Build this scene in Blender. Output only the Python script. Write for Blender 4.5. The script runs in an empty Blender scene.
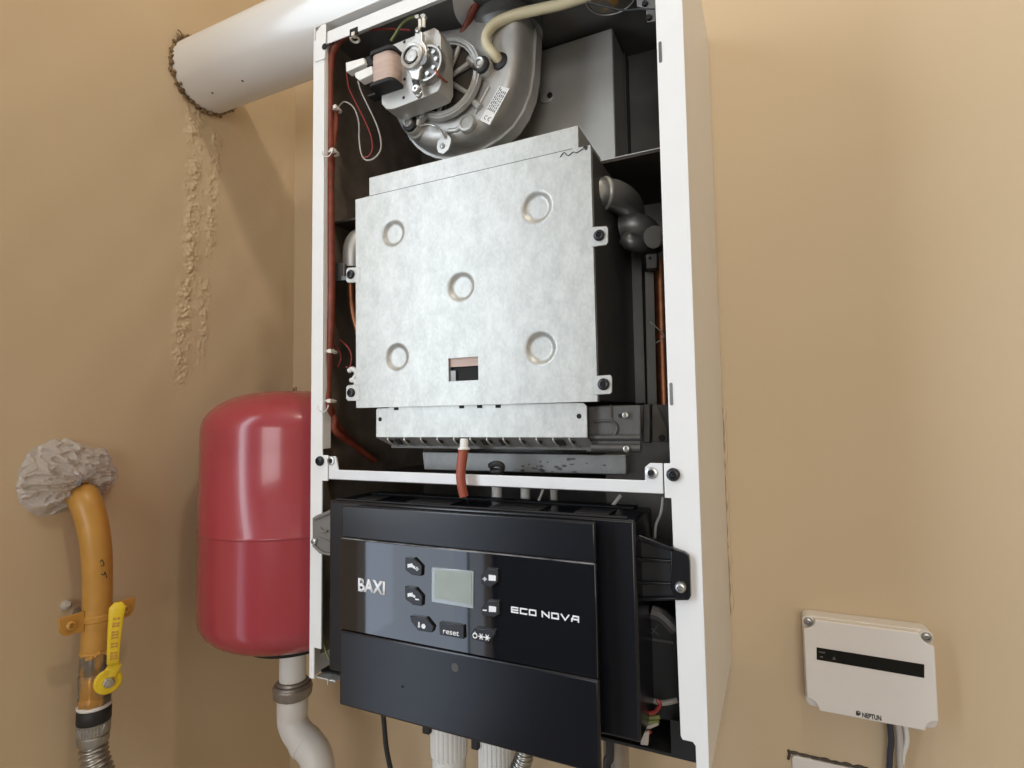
import bpy, bmesh, math, random
from mathutils import Vector, Matrix, noise as mn
random.seed(7)
S = bpy.context.scene
COL = S.collection
PI = math.pi
LIFT = 1.30                      # boiler bottom above the floor; everything below is written relative to the boiler bottom

# ---------------------------------------------------------------- camera model (surveyed) -------------
F = 554.34
CAM = Vector((0.4555, -0.4502, 0.2702))
YAW, PITCH, ROLL = 0.4437, 0.0609, -0.0151
_f = Vector((-math.sin(YAW)*math.cos(PITCH), math.cos(YAW)*math.cos(PITCH), math.sin(PITCH)))
_r = Vector((math.cos(YAW), math.sin(YAW), 0)); _u = _r.cross(_f)
RT = _r*math.cos(ROLL) + _u*math.sin(ROLL); UP = -_r*math.sin(ROLL) + _u*math.cos(ROLL); FW = _f

def at(px, py, y):               # survey a point lying in the vertical plane Y = y
    d = FW + RT*((px-512)/F) - UP*((py-384)/F)
    return CAM + d*((y-CAM.y)/d.y)
def atx(px, py, x):              # survey a point lying in the plane X = x
    d = FW + RT*((px-512)/F) - UP*((py-384)/F)
    return CAM + d*((x-CAM.x)/d.x)
def xz(px, py, y):
    p = at(px, py, y); return (p.x, p.z)

# ---------------------------------------------------------------- materials ---------------------------
def mat(name, col, rough=.5, metal=0., noise=0., nscale=40., bump=0., bscale=None, spec=.5, coat=0., stretch=None, col2=None):
    m = bpy.data.materials.new(name); m.use_nodes = True
    nt = m.node_tree; b = nt.nodes['Principled BSDF']
    b.inputs['Base Color'].default_value = (*col, 1)
    b.inputs['Roughness'].default_value = rough; b.inputs['Metallic'].default_value = metal
    b.inputs['Specular IOR Level'].default_value = spec
    b.inputs['Coat Weight'].default_value = coat; b.inputs['Coat Roughness'].default_value = .05
    tc = nt.nodes.new('ShaderNodeTexCoord'); mp = nt.nodes.new('ShaderNodeMapping')
    if stretch: mp.inputs['Scale'].default_value = stretch
    nt.links.new(tc.outputs['Object'], mp.inputs['Vector'])
    n = nt.nodes.new('ShaderNodeTexNoise'); n.inputs['Scale'].default_value = nscale; n.inputs['Detail'].default_value = 5
    nt.links.new(mp.outputs['Vector'], n.inputs['Vector'])
    if noise or col2:
        r = nt.nodes.new('ShaderNodeValToRGB')
        c2 = col2 or tuple(max(0, c*(1-noise)) for c in col)
        r.color_ramp.elements[0].position = .32; r.color_ramp.elements[0].color = (*c2, 1)
        r.color_ramp.elements[1].position = .68; r.color_ramp.elements[1].color = (*col, 1)
        nt.links.new(n.outputs['Fac'], r.inputs['Fac']); nt.links.new(r.outputs['Color'], b.inputs['Base Color'])
    if bump:
        n2 = nt.nodes.new('ShaderNodeTexNoise'); n2.inputs['Scale'].default_value = bscale or nscale; n2.inputs['Detail'].default_value = 4
        nt.links.new(mp.outputs['Vector'], n2.inputs['Vector'])
        bp = nt.nodes.new('ShaderNodeBump'); bp.inputs['Strength'].default_value = bump; bp.inputs['Distance'].default_value = .002
        nt.links.new(n2.outputs['Fac'], bp.inputs['Height']); nt.links.new(bp.outputs['Normal'], b.inputs['Normal'])
    return m

def galvanised(name, col, rough, metal, dark=.82):
    m = bpy.data.materials.new(name); m.use_nodes = True
    nt = m.node_tree; b = nt.nodes['Principled BSDF']
    tc = nt.nodes.new('ShaderNodeTexCoord')
    v = nt.nodes.new('ShaderNodeTexVoronoi'); v.inputs['Scale'].default_value = 420
    mp = nt.nodes.new('ShaderNodeMapping'); mp.inputs['Scale'].default_value = (1.3, 1, .75)
    nt.links.new(tc.outputs['Object'], mp.inputs['Vector']); nt.links.new(mp.outputs['Vector'], v.inputs['Vector'])
    n = nt.nodes.new('ShaderNodeTexNoise'); n.inputs['Scale'].default_value = 70; n.inputs['Detail'].default_value = 6
    nt.links.new(mp.outputs['Vector'], n.inputs['Vector'])
    sep = nt.nodes.new('ShaderNodeSeparateColor'); nt.links.new(v.outputs['Color'], sep.inputs['Color'])
    mx = nt.nodes.new('ShaderNodeMath'); mx.operation = 'MULTIPLY_ADD'; mx.inputs[1].default_value = .22
    nt.links.new(sep.outputs[0], mx.inputs[0]); nt.links.new(n.outputs['Fac'], mx.inputs[2])
    r = nt.nodes.new('ShaderNodeValToRGB')
    r.color_ramp.elements[0].position = .30; r.color_ramp.elements[0].color = (*[c*dark for c in col], 1)
    r.color_ramp.elements[1].position = .85; r.color_ramp.elements[1].color = (*col, 1)
    nt.links.new(mx.outputs[0], r.inputs['Fac']); nt.links.new(r.outputs['Color'], b.inputs['Base Color'])
    b.inputs['Roughness'].default_value = rough; b.inputs['Metallic'].default_value = metal
    bp = nt.nodes.new('ShaderNodeBump'); bp.inputs['Strength'].default_value = .05; bp.inputs['Distance'].default_value = .001
    nt.links.new(n.outputs['Fac'], bp.inputs['Height']); nt.links.new(bp.outputs['Normal'], b.inputs['Normal'])
    return m

def wallpaint(name):
    m = mat(name, (.60, .415, .225), .75, noise=.0, bump=.0)
    nt = m.node_tree; b = nt.nodes['Principled BSDF']
    tc = nt.nodes.new('ShaderNodeTexCoord')
    n1 = nt.nodes.new('ShaderNodeTexNoise'); n1.inputs['Scale'].default_value = 3; n1.inputs['Detail'].default_value = 3
    n2 = nt.nodes.new('ShaderNodeTexNoise'); n2.inputs['Scale'].default_value = 120; n2.inputs['Detail'].default_value = 3
    for n in (n1, n2): nt.links.new(tc.outputs['Object'], n.inputs['Vector'])
    r = nt.nodes.new('ShaderNodeValToRGB')
    r.color_ramp.elements[0].position = .3; r.color_ramp.elements[0].color = (.585, .458, .300, 1)
    r.color_ramp.elements[1].position = .7; r.color_ramp.elements[1].color = (.62, .486, .32, 1)
    nt.links.new(n1.outputs['Fac'], r.inputs['Fac']); nt.links.new(r.outputs['Color'], b.inputs['Base Color'])
    b1 = nt.nodes.new('ShaderNodeBump'); b1.inputs['Strength'].default_value = .5; b1.inputs['Distance'].default_value = .012
    b2 = nt.nodes.new('ShaderNodeBump'); b2.inputs['Strength'].default_value = .12; b2.inputs['Distance'].default_value = .001
    nt.links.new(n1.outputs['Fac'], b1.inputs['Height']); nt.links.new(n2.outputs['Fac'], b2.inputs['Height'])
    nt.links.new(b1.outputs['Normal'], b2.inputs['Normal']); nt.links.new(b2.outputs['Normal'], b.inputs['Normal'])
    return m

M = dict(
    wall=wallpaint('tan_wall_paint'),
    floor=mat('floor_tile', (.58, .56, .54), .35, noise=.2, nscale=6),
    ceil=mat('ceiling_white', (.80, .78, .74), .8),
    roomwall=mat('far_wall_paint', (.58, .46, .31), .8),
    reflect_dark=mat('reflect_dark_paint', (.03, .032, .038), .7),  # unseen wall piece darkened on purpose so the gloss panel reflects little
    white=mat('white_enamel', (.79, .795, .79), .32, noise=.025, nscale=25),
    rail=mat('white_enamel_rail', (.74, .75, .76), .35, noise=.06, nscale=40),
    tip=mat('zinc_edge', (.62, .62, .60), .4, .7),
    galv=galvanised('galvanised_cover', (.53, .532, .505), .45, .55, .76),
    galv2=galvanised('galvanised_sheet', (.24, .24, .235), .46, .6),
    galvdark=galvanised('dark_galvanised_sheet', (.105, .10, .094), .5, .6, .7),
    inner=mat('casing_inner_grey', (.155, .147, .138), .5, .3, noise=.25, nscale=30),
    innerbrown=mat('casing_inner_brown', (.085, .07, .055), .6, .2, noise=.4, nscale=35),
    linerlit=mat('casing_inner_lit', (.27, .22, .175), .6, .2, noise=.4, nscale=35),  # lightened copy of the inner brown; the left liner's brightness is in the colour
    box=mat('exhaust_sheet', (.52, .505, .47), .42, .65, noise=.1, nscale=25),
    alu=mat('cast_aluminium', (.55, .54, .515), .42, .55, noise=.15, nscale=60, bump=.12, bscale=160),
    alu_dark=mat('dark_cast_aluminium', (.22, .22, .215), .42, .7, noise=.25, nscale=50),
    steel=mat('motor_core_steel', (.50, .49, .46), .45, .45, noise=.08, nscale=60),
    chrome=mat('bright_zinc', (.52, .52, .50), .34, .85, noise=.12, nscale=120),
    screw=mat('black_screw', (.03, .03, .032), .35, .6),
    hole=mat('dark_hole', (.008, .008, .008), .8),
    coil=mat('taped_coil', (.58, .43, .36), .55, noise=.3, nscale=30, bump=.3, stretch=(.3, .3, 3)),
    black=mat('matte_black_plastic', (.0045, .0055, .009), .27, noise=.22, nscale=22, bump=.025, bscale=260),
    blackdeep=mat('deep_black_plastic', (.007, .0075, .009), .65, noise=.15, nscale=30),
    gloss=mat('gloss_black_panel', (.006, .007, .010), .035, spec=.75, coat=.6),
    button=mat('button_black', (.012, .012, .014), .3),
    lcd=mat('grey_display', (.30, .335, .30), .22, noise=.1, nscale=40),
    lcdframe=mat('display_bezel', (.33, .36, .37), .15, .2),
    print=mat('white_print', (.80, .82, .85), .5),
    dark_print=mat('dark_print', (.03, .03, .035), .6),
    red=mat('red_tank_enamel', (.36, .045, .058), .24, noise=.08, nscale=10, spec=.5, coat=.25),
    rubberred=mat('red_silicone_sleeve', (.34, .075, .042), .5, noise=.2, nscale=40),
    loom=mat('brown_red_loom', (.26, .055, .03), .5, noise=.4, nscale=90, bump=.2),
    wirered=mat('red_wire', (.26, .03, .025), .45),
    wirewhite=mat('white_wire', (.42, .38, .34), .5),
    wireyg=mat('yellow_green_wire', (.24, .23, .07), .45, col2=(.10, .14, .05), nscale=70),
    cream=mat('cream_hose', (.66, .58, .38), .38, noise=.05),
    tie=mat('white_cable_tie', (.70, .66, .58), .45),
    plastic=mat('white_plastic', (.74, .735, .71), .42, noise=.03),
    nylon=mat('white_connector', (.78, .78, .74), .4),
    pp=mat('white_polypropylene', (.70, .68, .645), .38, noise=.03, nscale=12),
    flue=mat('white_flue_enamel', (.72, .715, .70), .18, noise=.02, nscale=12, coat=.3),
    foam=mat('brown_foam', (.14, .085, .045), .9, noise=.6, nscale=90, bump=.6, bscale=120, col2=(.36, .25, .13)),
    copper=mat('copper', (.30, .12, .055), .35, .8, noise=.45, nscale=60),
    ochre=mat('ochre_gas_paint', (.56, .30, .065), .36, noise=.12, nscale=40, bump=.1, bscale=90),
    ochrewear=mat('worn_ochre_paint', (.48, .25, .06), .38, .25, noise=.0, nscale=55, col2=(.17, .15, .12), stretch=(1, 1, .35)),
    yellow=mat('yellow_handle', (.78, .56, .025), .34, noise=.05),
    film=mat('crumpled_clear_film', (.76, .76, .80), .10, noise=.10, nscale=60, bump=.5, bscale=60, spec=1.0, stretch=(1, 1, 2.2)),
    nickel=mat('nickel_fitting', (.44, .43, .40), .33, .85, noise=.25, nscale=70),
    brown_nut=mat('grey_union_nut', (.33, .29, .25), .38, .55, noise=.25, nscale=40),
    rubber=mat('black_rubber', (.014, .014, .015), .55),
    navy=mat('dark_cable', (.035, .04, .06), .45),
    greycable=mat('grey_cable', (.50, .48, .44), .5),
    sensor=mat('controller_plastic', (.74, .705, .665), .42, noise=.02),
    sensor_window=mat('controller_window', (.006, .008, .008), .12),
    card=mat('raw_card', (.62, .50, .36), .7),
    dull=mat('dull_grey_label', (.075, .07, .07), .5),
    scuffed=mat('scuffed_edge', (.34, .33, .32), .5, nscale=55, col2=(.03, .03, .035)),
    greyplastic=mat('grey_plastic', (.16, .15, .135), .45),
    frame=mat('window_frame_white', (.75, .75, .75), .4),
    cabinet=mat('navy_cabinet', (.045, .055, .085), .4),
)
# a slightly see-through, wrinkled film needs some transmission
_n = M['film'].node_tree; _mx = _n.nodes.new('ShaderNodeMixShader'); _tr = _n.nodes.new('ShaderNodeBsdfTransparent'); _mx.inputs[0].default_value = .46
_n.links.new(_tr.outputs[0], _mx.inputs[1]); _n.links.new(_n.nodes['Principled BSDF'].outputs[0], _mx.inputs[2]); _n.links.new(_mx.outputs[0], _n.nodes['Material Output'].inputs['Surface'])

for _e, _p in zip(M['ochrewear'].node_tree.nodes['Color Ramp'].color_ramp.elements, (.50, .60)): _e.position = _p
# ---------------------------------------------------------------- mesh helpers ------------------------
BASE = {}
def root_of(o):
    while o.parent: o = o.parent
    return o
def link(name, bm, material, parent=None, bevel=0., seg=2, smooth=True, base=None, angle=.6):
    bmesh.ops.recalc_face_normals(bm, faces=bm.faces[:])
    if parent is not None: b = BASE[root_of(parent).name]
    else: b = Vector(base) if base is not None else Vector((0, 0, 0))
    bmesh.ops.translate(bm, verts=bm.verts[:], vec=-b)
    me = bpy.data.meshes.new(name); bm.to_mesh(me); bm.free()
    me.materials.append(material if not isinstance(material, str) else M[material])
    if smooth:
        me.polygons.foreach_set('use_smooth', [True]*len(me.polygons)); me.set_sharp_from_angle(angle=angle)
    o = bpy.data.objects.new(name, me); COL.objects.link(o)
    if parent is not None: o.parent = parent
    else: o.location = b; BASE[o.name] = b
    if bevel:
        md = o.modifiers.new('edge', 'BEVEL'); md.width = bevel; md.segments = seg; md.limit_method = 'ANGLE'; md.angle_limit = .7
        md.harden_normals = False
    return o
def thing(name, base, label, cat, group=None):
    o = bpy.data.objects.new(name, None); COL.objects.link(o); o.location = base; o.empty_display_size = .02
    BASE[o.name] = Vector(base); tag(o, label, cat, group); return o
def tag(o, label, cat, group=None):
    o['label'] = label; o['category'] = cat
    if group: o['group'] = group
    return o
def struct(name, bm, material, **k):
    o = link(name, bm, material, **k); o['kind'] = 'structure'; return o
def B(): return bmesh.new()
def box(bm, x0, x1, y0, y1, z0, z1):
    v = [bm.verts.new(p) for p in ((x0,y0,z0),(x1,y0,z0),(x1,y1,z0),(x0,y1,z0),(x0,y0,z1),(x1,y0,z1),(x1,y1,z1),(x0,y1,z1))]
    for f in ((0,3,2,1),(4,5,6,7),(0,1,5,4),(1,2,6,5),(2,3,7,6),(3,0,4,7)): bm.faces.new([v[i] for i in f])
    return bm
def prism(bm, pts, y0, y1):      # outline in X-Z, from y0 to y1
    a = [bm.verts.new((x, y0, z)) for x, z in pts]; b = [bm.verts.new((x, y1, z)) for x, z in pts]
    n = len(pts); bm.faces.new(a); bm.faces.new(b[::-1])
    for i in range(n): bm.faces.new((a[i], b[i], b[(i+1) % n], a[(i+1) % n]))
    return bm
def pprism(bm, pix, y0, y1):     # the same, outline surveyed in the plane y0
    return prism(bm, [xz(px, py, y0) for px, py in pix], y0, y1)
def frame_axes(d):
    d = d.normalized(); a = Vector((0, 0, 1)) if abs(d.z) < .9 else Vector((1, 0, 0))
    u = d.cross(a).normalized(); return u, d.cross(u).normalized()
def lathe(bm, prof, o, d, seg=32, cap=True):   # prof: (distance along d, radius)
    o = Vector(o); d = Vector(d).normalized(); u, v = frame_axes(d); rings = []
    for t, r in prof:
        rings.append([bm.verts.new(o + d*t + (u*math.cos(2*PI*i/seg) + v*math.sin(2*PI*i/seg))*max(r, 1e-5)) for i in range(seg)])
    for a, b in zip(rings, rings[1:]):
        for i in range(seg): bm.faces.new((a[i], a[(i+1) % seg], b[(i+1) % seg], b[i]))
    if cap:
        bm.faces.new(rings[0][::-1]); bm.faces.new(rings[-1])
    return bm
def cyl(bm, p0, p1, r, seg=20, r2=None):
    p0 = Vector(p0); p1 = Vector(p1); return lathe(bm, [(0, r), ((p1-p0).length, r2 or r)], p0, p1-p0, seg)
def spline(pts, n=8):
    P = [Vector(p) for p in pts]
    if len(P) < 3: return P
    Q = [P[0]*2-P[1]] + P + [P[-1]*2-P[-2]]; out = []
    for i in range(1, len(Q)-2):
        a, b, c, d = Q[i-1:i+3]
        for k in range(n):
            t = k/n; out.append(.5*((2*b) + (c-a)*t + (2*a-5*b+4*c-d)*t*t + (3*b-a-3*c+d)*t**3))
    out.append(P[-1]); return out
def tube(bm, pts, r, seg=12, n=8, rf=None, smooth=True):
    P = spline(pts, n) if smooth else [Vector(p) for p in pts]
    u = None; rings = []
    for i, p in enumerate(P):
        d = (P[min(i+1, len(P)-1)] - P[max(i-1, 0)]).normalized()
        if u is None: u, _ = frame_axes(d)
        u = (u - d*u.dot(d)).normalized(); v = d.cross(u)
        rr = rf(i/(len(P)-1)) if rf else r
        rings.append([bm.verts.new(p + (u*math.cos(2*PI*k/seg) + v*math.sin(2*PI*k/seg))*rr) for k in range(seg)])
    for a, b in zip(rings, rings[1:]):
        for k in range(seg): bm.faces.new((a[k], a[(k+1) % seg], b[(k+1) % seg], b[k]))
    bm.faces.new(rings[0][::-1]); bm.faces.new(rings[-1]); return bm
def corrugated(bm, pts, r, amp, pitch, seg=18):
    P = spline(pts, 40); L = [0]
    for a, b in zip(P, P[1:]): L.append(L[-1]+(b-a).length)
    n = int(L[-1]/pitch*5); out = []; j = 0
    for i in range(n+1):
        t = L[-1]*i/n
        while j < len(L)-2 and L[j+1] < t: j += 1
        out.append(P[j].lerp(P[j+1], (t-L[j])/max(1e-9, L[j+1]-L[j])))
    return tube(bm, out, r, seg, rf=lambda f: r+amp*math.sin(f*n/5*2*PI), smooth=False)
def ring(bm, c, d, R, r, seg=36, s2=10, a0=0, a1=2*PI):
    c = Vector(c); u, v = frame_axes(Vector(d)); full = abs(a1-a0-2*PI) < 1e-6
    n = seg if full else seg+1; d = Vector(d).normalized()
    rr = [[bm.verts.new(c + (u*math.cos(t)+v*math.sin(t))*(R+r*math.cos(2*PI*k/s2)) + d*r*math.sin(2*PI*k/s2)) for k in range(s2)]
          for t in [a0+(a1-a0)*i/seg for i in range(n)]]
    for i in range(seg):
        a = rr[i]; b = rr[(i+1) % n]
        for k in range(s2): bm.faces.new((a[k], a[(k+1) % s2], b[(k+1) % s2], b[k]))
    if not full: bm.faces.new(rr[0][::-1]); bm.faces.new(rr[-1])
    return bm
def roundrect(x0, x1, z0, z1, r, n=4):
    out = []
    for cx, cz, a in ((x1-r, z1-r, 0), (x0+r, z1-r, 90), (x0+r, z0+r, 180), (x1-r, z0+r, 270)):
        for i in range(n+1):
            t = math.radians(a + 90*i/n); out.append((cx+r*math.cos(t), cz+r*math.sin(t)))
    return out
def screw_mesh(c, r, d=(0, -1, 0), h=None):
    bm = B(); h = h or r*.6
    lathe(bm, [(0, r), (h*.5, r), (h*.9, r*.78), (h, r*.5), (h*.35, r*.42), (h*.3, 0)], c, d, 18, cap=False)
    u, v = frame_axes(Vector(d)); c = Vector(c); d = Vector(d).normalized()
    for a, b in ((u, v), (v, u)):                    # drive slots standing in the recess
        q = [c + d*h*.4 + a*s*r*.36 + b*t*r*.1 for s, t in ((-1,-1),(1,-1),(1,1),(-1,1))]
        w = [p + d*h*.45 for p in q]
        V = [bm.verts.new(p) for p in q+w]
        for f in ((0,1,5,4),(1,2,6,5),(2,3,7,6),(3,0,4,7),(4,5,6,7)): bm.faces.new([V[i] for i in f])
    return bm
def screw(px, py, y, r, parent, material='screw', h=None):
    return link('screw', screw_mesh(at(px, py, y), r, h=h), material, parent)
def text_mesh(s, x, y, z, height, width, bold=0., shear=0., depth=.0004):
    c = bpy.data.curves.new('lettering', 'FONT'); c.body = s; c.offset = bold; c.shear = shear; c.size = 1; c.resolution_u = 4
    o = bpy.data.objects.new('lettering', c); COL.objects.link(o)
    bpy.context.view_layer.update(); dg = bpy.context.evaluated_depsgraph_get()
    me = bpy.data.meshes.new_from_object(o.evaluated_get(dg)); bm = B(); bm.from_mesh(me)
    bpy.data.objects.remove(o); bpy.data.curves.remove(c); bpy.data.meshes.remove(me)
    xs = [v.co.x for v in bm.verts]; ys = [v.co.y for v in bm.verts]; x0, x1, y0, y1 = min(xs), max(xs), min(ys), max(ys)
    for v in bm.verts:
        v.co = Vector((x + (v.co.x-x0)/(x1-x0)*width, y, z + (v.co.y-y0)/(y1-y0)*height))
    r = bmesh.ops.extrude_face_region(bm, geom=bm.faces[:])
    bmesh.ops.translate(bm, verts=[g for g in r['geom'] if isinstance(g, bmesh.types.BMVert)], vec=(0, depth, 0))
    return bm
NS = [0]
def stroke(bm, pts, w, y0, y1, closed=False):        # square-ended strokes in X-Z, each a hair prouder than the one before
    P = [Vector((p[0], 0, p[1])) for p in pts]
    if closed: P.append(P[0])
    for a, b in zip(P, P[1:]):
        d = (b-a).normalized()*w/2; n = Vector((-d.z, 0, d.x)); a2 = a-d; b2 = b+d
        prism(bm, [(q.x, q.z) for q in (a2+n, b2+n, b2-n, a2-n)], y0-.00002*(NS[0] % 9), y1); NS[0] += 1

# ================================================================ SETTING =============================
WX, WY = -.272, .2277
FZ, CZ = -1.30, 1.75
struct('wall_back', box(B(), WX-.1, 2.2, WY, WY+.1, FZ, CZ), 'wall')
# left wall, finely divided so the lumpy plaster is real relief
def left_wall():
    bm = B(); y0, y1, z0, z1 = -.42, WY, FZ, CZ
    def ridge(y, z):
        if y > WY-.02: return 0
        h = .0010*math.sin(y*31+1)*math.sin(z*17) + .0007*math.sin(y*73)*math.sin(z*51+2)
        for c0, w0, zl, zh, amp in ((.050, .010, .30, .725, .0032), (.080, .008, .48, .70, .0026), (.077, .008, .33, .48, .0020)):
            if zl < z < zh:
                e = min(1, (z-zl)/.07, (zh-z)/.012); c = c0 - .045*(.70-z) + .006*mn.noise((z*22, c0*50, 0))
                k = max(0, .35+1.1*mn.noise((z*110, y*110, c0*90)) + .9*mn.noise((z*260, y*260, 3)))
                h += amp*e*math.exp(-((y-c)/w0)**2)*k
        return max(h, -.002)
    zs = [z0 + (.28-z0)*i/20 for i in range(20)] + [.28 + .54*i/480 for i in range(480)] + [.82 + (z1-.82)*i/20 for i in range(21)]
    ys = [y0 + (-.01-y0)*i/24 for i in range(24)] + [-.01 + .13*i/120 for i in range(120)] + [.12+(y1-.12)*i/20 for i in range(21)]
    g = [[bm.verts.new((WX + ridge(y, z), y, z)) for y in ys] for z in zs]
    for i in range(len(zs)-1):
        for j in range(len(ys)-1): bm.faces.new((g[i][j], g[i][j+1], g[i+1][j+1], g[i+1][j]))
    for a, b in (((WX-.15, y0), (WX, y0)), ((WX-.15, y1), (WX-.15, y0))):
        V = [bm.verts.new(p) for p in ((a[0], a[1], z0), (b[0], b[1], z0), (b[0], b[1], z1), (a[0], a[1], z1))]; bm.faces.new(V)
    return bm
struct('wall_left', left_wall(), 'wall', angle=3)
WY0, WY1, WZ0, WZ1 = -1.05, -.46, -.62, 1.25
struct('wall_left_rear', box(B(), WX-.15, WX, -3.2, WY0, FZ, CZ), 'reflect_dark')
bm = B(); box(bm, WX-.15, WX, WY1, -.42, FZ, CZ); box(bm, WX-.15, WX, WY0, WY1, FZ, WZ0); box(bm, WX-.15, WX, WY0, WY1, WZ1, CZ)
struct('wall_left_window', bm, 'roomwall')
struct('wall_right', box(B(), 2.2, 2.3, -3.2, WY+.1, FZ, CZ), 'roomwall')
FX0, FX1, FZ0, FZ1 = .30, 1.80, -.2, 1.2
bm = B(); box(bm, -2.3, FX0, -3.3, -3.2, FZ, CZ); box(bm, FX1, 2.3, -3.3, -3.2, FZ, CZ); box(bm, FX0, FX1, -3.3, -3.2, FZ, FZ0); box(bm, FX0, FX1, -3.3, -3.2, FZ1, CZ)
struct('wall_front', bm, 'roomwall')
bm = B()
for a in ((FX0, FX0+.05, FZ0, FZ1), (FX1-.05, FX1, FZ0, FZ1), (FX0, FX1, FZ0, FZ0+.05), (FX0, FX1, FZ1-.05, FZ1), (1.02, 1.08, FZ0, FZ1)):
    box(bm, a[0], a[1], -3.26, -3.205, a[2], a[3])
struct('added_fill_window', bm, 'frame', bevel=.004)  # unseen window frame, added to go with the fill light behind the camera
bm = B()
for a in ((WY0, WY0+.05, WZ0, WZ1), (WY1-.05, WY1, WZ0, WZ1), (WY0, WY1, WZ0, WZ0+.05), (WY0, WY1, WZ1-.05, WZ1), (WY0, WY1, .03, .09)):
    box(bm, WX-.07, WX-.02, a[0], a[1], a[2], a[3])
struct('window_1', bm, 'frame', bevel=.004)
struct('floor', box(B(), -2.3, 2.3, -3.3, WY+.1, FZ-.1, FZ), 'floor')
struct('ceiling', box(B(), -2.3, 2.3, -3.3, WY+.1, CZ, CZ+.1), 'ceil')

# ================================================================ BOILER ==============================
boiler = thing('gas_boiler', (.2, .12, 0), 'open white wall-hung gas boiler with fan, silver cover and black control panel', 'boiler')
W_, D_ = .40, .2265
# ---- casing -----
bm = B(); t = .0012
box(bm, 0, t, 0, D_, 0, .715); box(bm, W_-t, W_, 0, D_, 0, .715)
# front flanges (folded sheet): left and right outlines in the front plane
fl = [(0, 0), (.0068, 0), (.0068, .032), (.0165, .032), (.0165, .2065), (.0245, .2065), (.0245, .2335), (.0165, .2335), (.0165, .6985), (0, .6985)]
prism(bm, fl, -.0008, .0012)
fr = [(W_, 0), (W_, .715), (.3785, .715), (.3785, .2325), (.3735, .2325), (.3735, .2055), (.3785, .2055), (.3797, .026), (.3810, .0235), (.3885, .0235), (.3905, .021), (.3905, 0)]
prism(bm, fr, -.0008, .0012)
# inward folds of the flanges and the top strip
box(bm, .0153, .0165, .0012, .012, .24, .70); box(bm, .3785, .3797, .0012, .012, .24, .715)
box(bm, .0165, .3785, .0006, .0018, .690, .7045); box(bm, 0, W_, .0006, D_, .7150, .7162)
box(bm, .0, .3785, .0006, .02, .7035, .7045)
casing = link('casing', bm, 'white', boiler, bevel=.0007)
bm = B(); prism(bm, [(.0035, .672), (.0185, .672), (.0195, .712), (.012, .712), (.0045, .706)], -.0022, -.0008)
link('corner_tab', bm, 'white', casing, bevel=.0008)
# punched round hole in the tab, clip slots with bright bare edges
bm = B(); p = at(324.5, 46.5, -.0024); cyl(bm, (p.x, -.0027, p.z), (p.x, -.0018, p.z), .0036); link('fixing_hole', bm, 'hole', casing)
for px, py in ((320.5, 461), (673.5, 474.5)): screw(px, py, -.0008, .0052, casing, h=.004)
for px, py, h in ((660.5, 52, .009), (671.5, 394, .009)):
    p = at(px, py, -.001); bm = B(); prism(bm, roundrect(p.x-.0014, p.x+.0010, p.z-h, p.z+h, .0012), -.0012, -.0004); link('clip_slot', bm, 'alu_dark', casing)
for px, py in ((327.5, 150), (323, 405)):
    p = at(px, py, -.001); bm = B(); ring(bm, (p.x, -.001, p.z), (0, 1, 0), .0075, .0007, a0=-PI/2+PI/2, a1=PI); link('wire_slot', bm, 'tip', casing)
# ---- interior liner ---
bm = B(); box(bm, t, W_-t, .208, .2095, 0.03, .715); back = link('back_panel', bm, 'inner', boiler)
link('side_liner', box(B(), t+.0001, t+.0012, .013, .208, .02, .7149), 'linerlit', boiler)
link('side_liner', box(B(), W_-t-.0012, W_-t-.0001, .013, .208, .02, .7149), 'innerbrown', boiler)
bm = B(); box(bm, t, W_-t, .013, .208, .7125, .7148); toppan = link('top_panel', bm, 'inner', boiler)
p = at(609, -6, .095)
bm = B(); lathe(bm, [(0, .026), (.003, .0255), (.004, .022)], (.316, .098, .7125), (0, 0, -1), 40); link('air_inlet_cap', bm, 'ochrewear', toppan)
bm = B(); ring(bm, (.316, .098, .7085), (0, 0, 1), .0258, .0008, 40); link('inlet_cap_rim', bm, 'tip', toppan)
# bracket strip at the top right
bm = B(); pprism(bm, [(636, -8), (655.5, -8), (655.5, 21), (647, 22), (646, 8), (637, 6)], .03, .0312)
tb = link('top_bracket', bm, 'galv2', boiler, bevel=.0004)
for px, py in ((645, 4), (649, 18)):
    p = at(px, py, .0295); bm = B(); lathe(bm, [(0, .0028), (.002, .0024), (.0022, .001)], p, (0, -1, 0), 14); link('screw', bm, 'screw', tb)
tube_pts = [at(587, 2, .04), at(600, 5, .04), at(622, 10, .035), at(640, 9, .028), at(655, 9, .026)]
bm = B(); tube(bm, tube_pts, .0007, 6); link('thin_black_wire', bm, 'rubber', boiler)
# ---- cross rail ---
bm = B()
zr0, zr1 = .2085, .2185
prism(bm, [(.0255, zr0), (.3725, zr0), (.3725, .2325), (.3625, .2325), (.3585, .229), (.3583, zr1), (.0385, zr1), (.0355, .231), (.034, .2325), (.0255, .2325)], -.0006, .0016)
box(bm, .0255, .3725, .0016, .016, zr0, zr0+.0012)
rail = link('cross_rail', bm, 'rail', boiler, bevel=.0006)
for px, py in ((331.2, 460.8), (651.5, 473)):
    bm = B(); p = at(px, py, -.0006); lathe(bm, [(0, .0048), (.0012, .0046), (.0016, .003), (.0002, .0024)], p, (0, -1, 0), 18); s_ = link('rivet_nut', bm, 'chrome', rail)
    bm = B(); cyl(bm, p+Vector((0, -.0012, 0)), p+Vector((0, -.0004, 0)), .0022); link('rivet_hole', bm, 'hole', rail)

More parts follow.
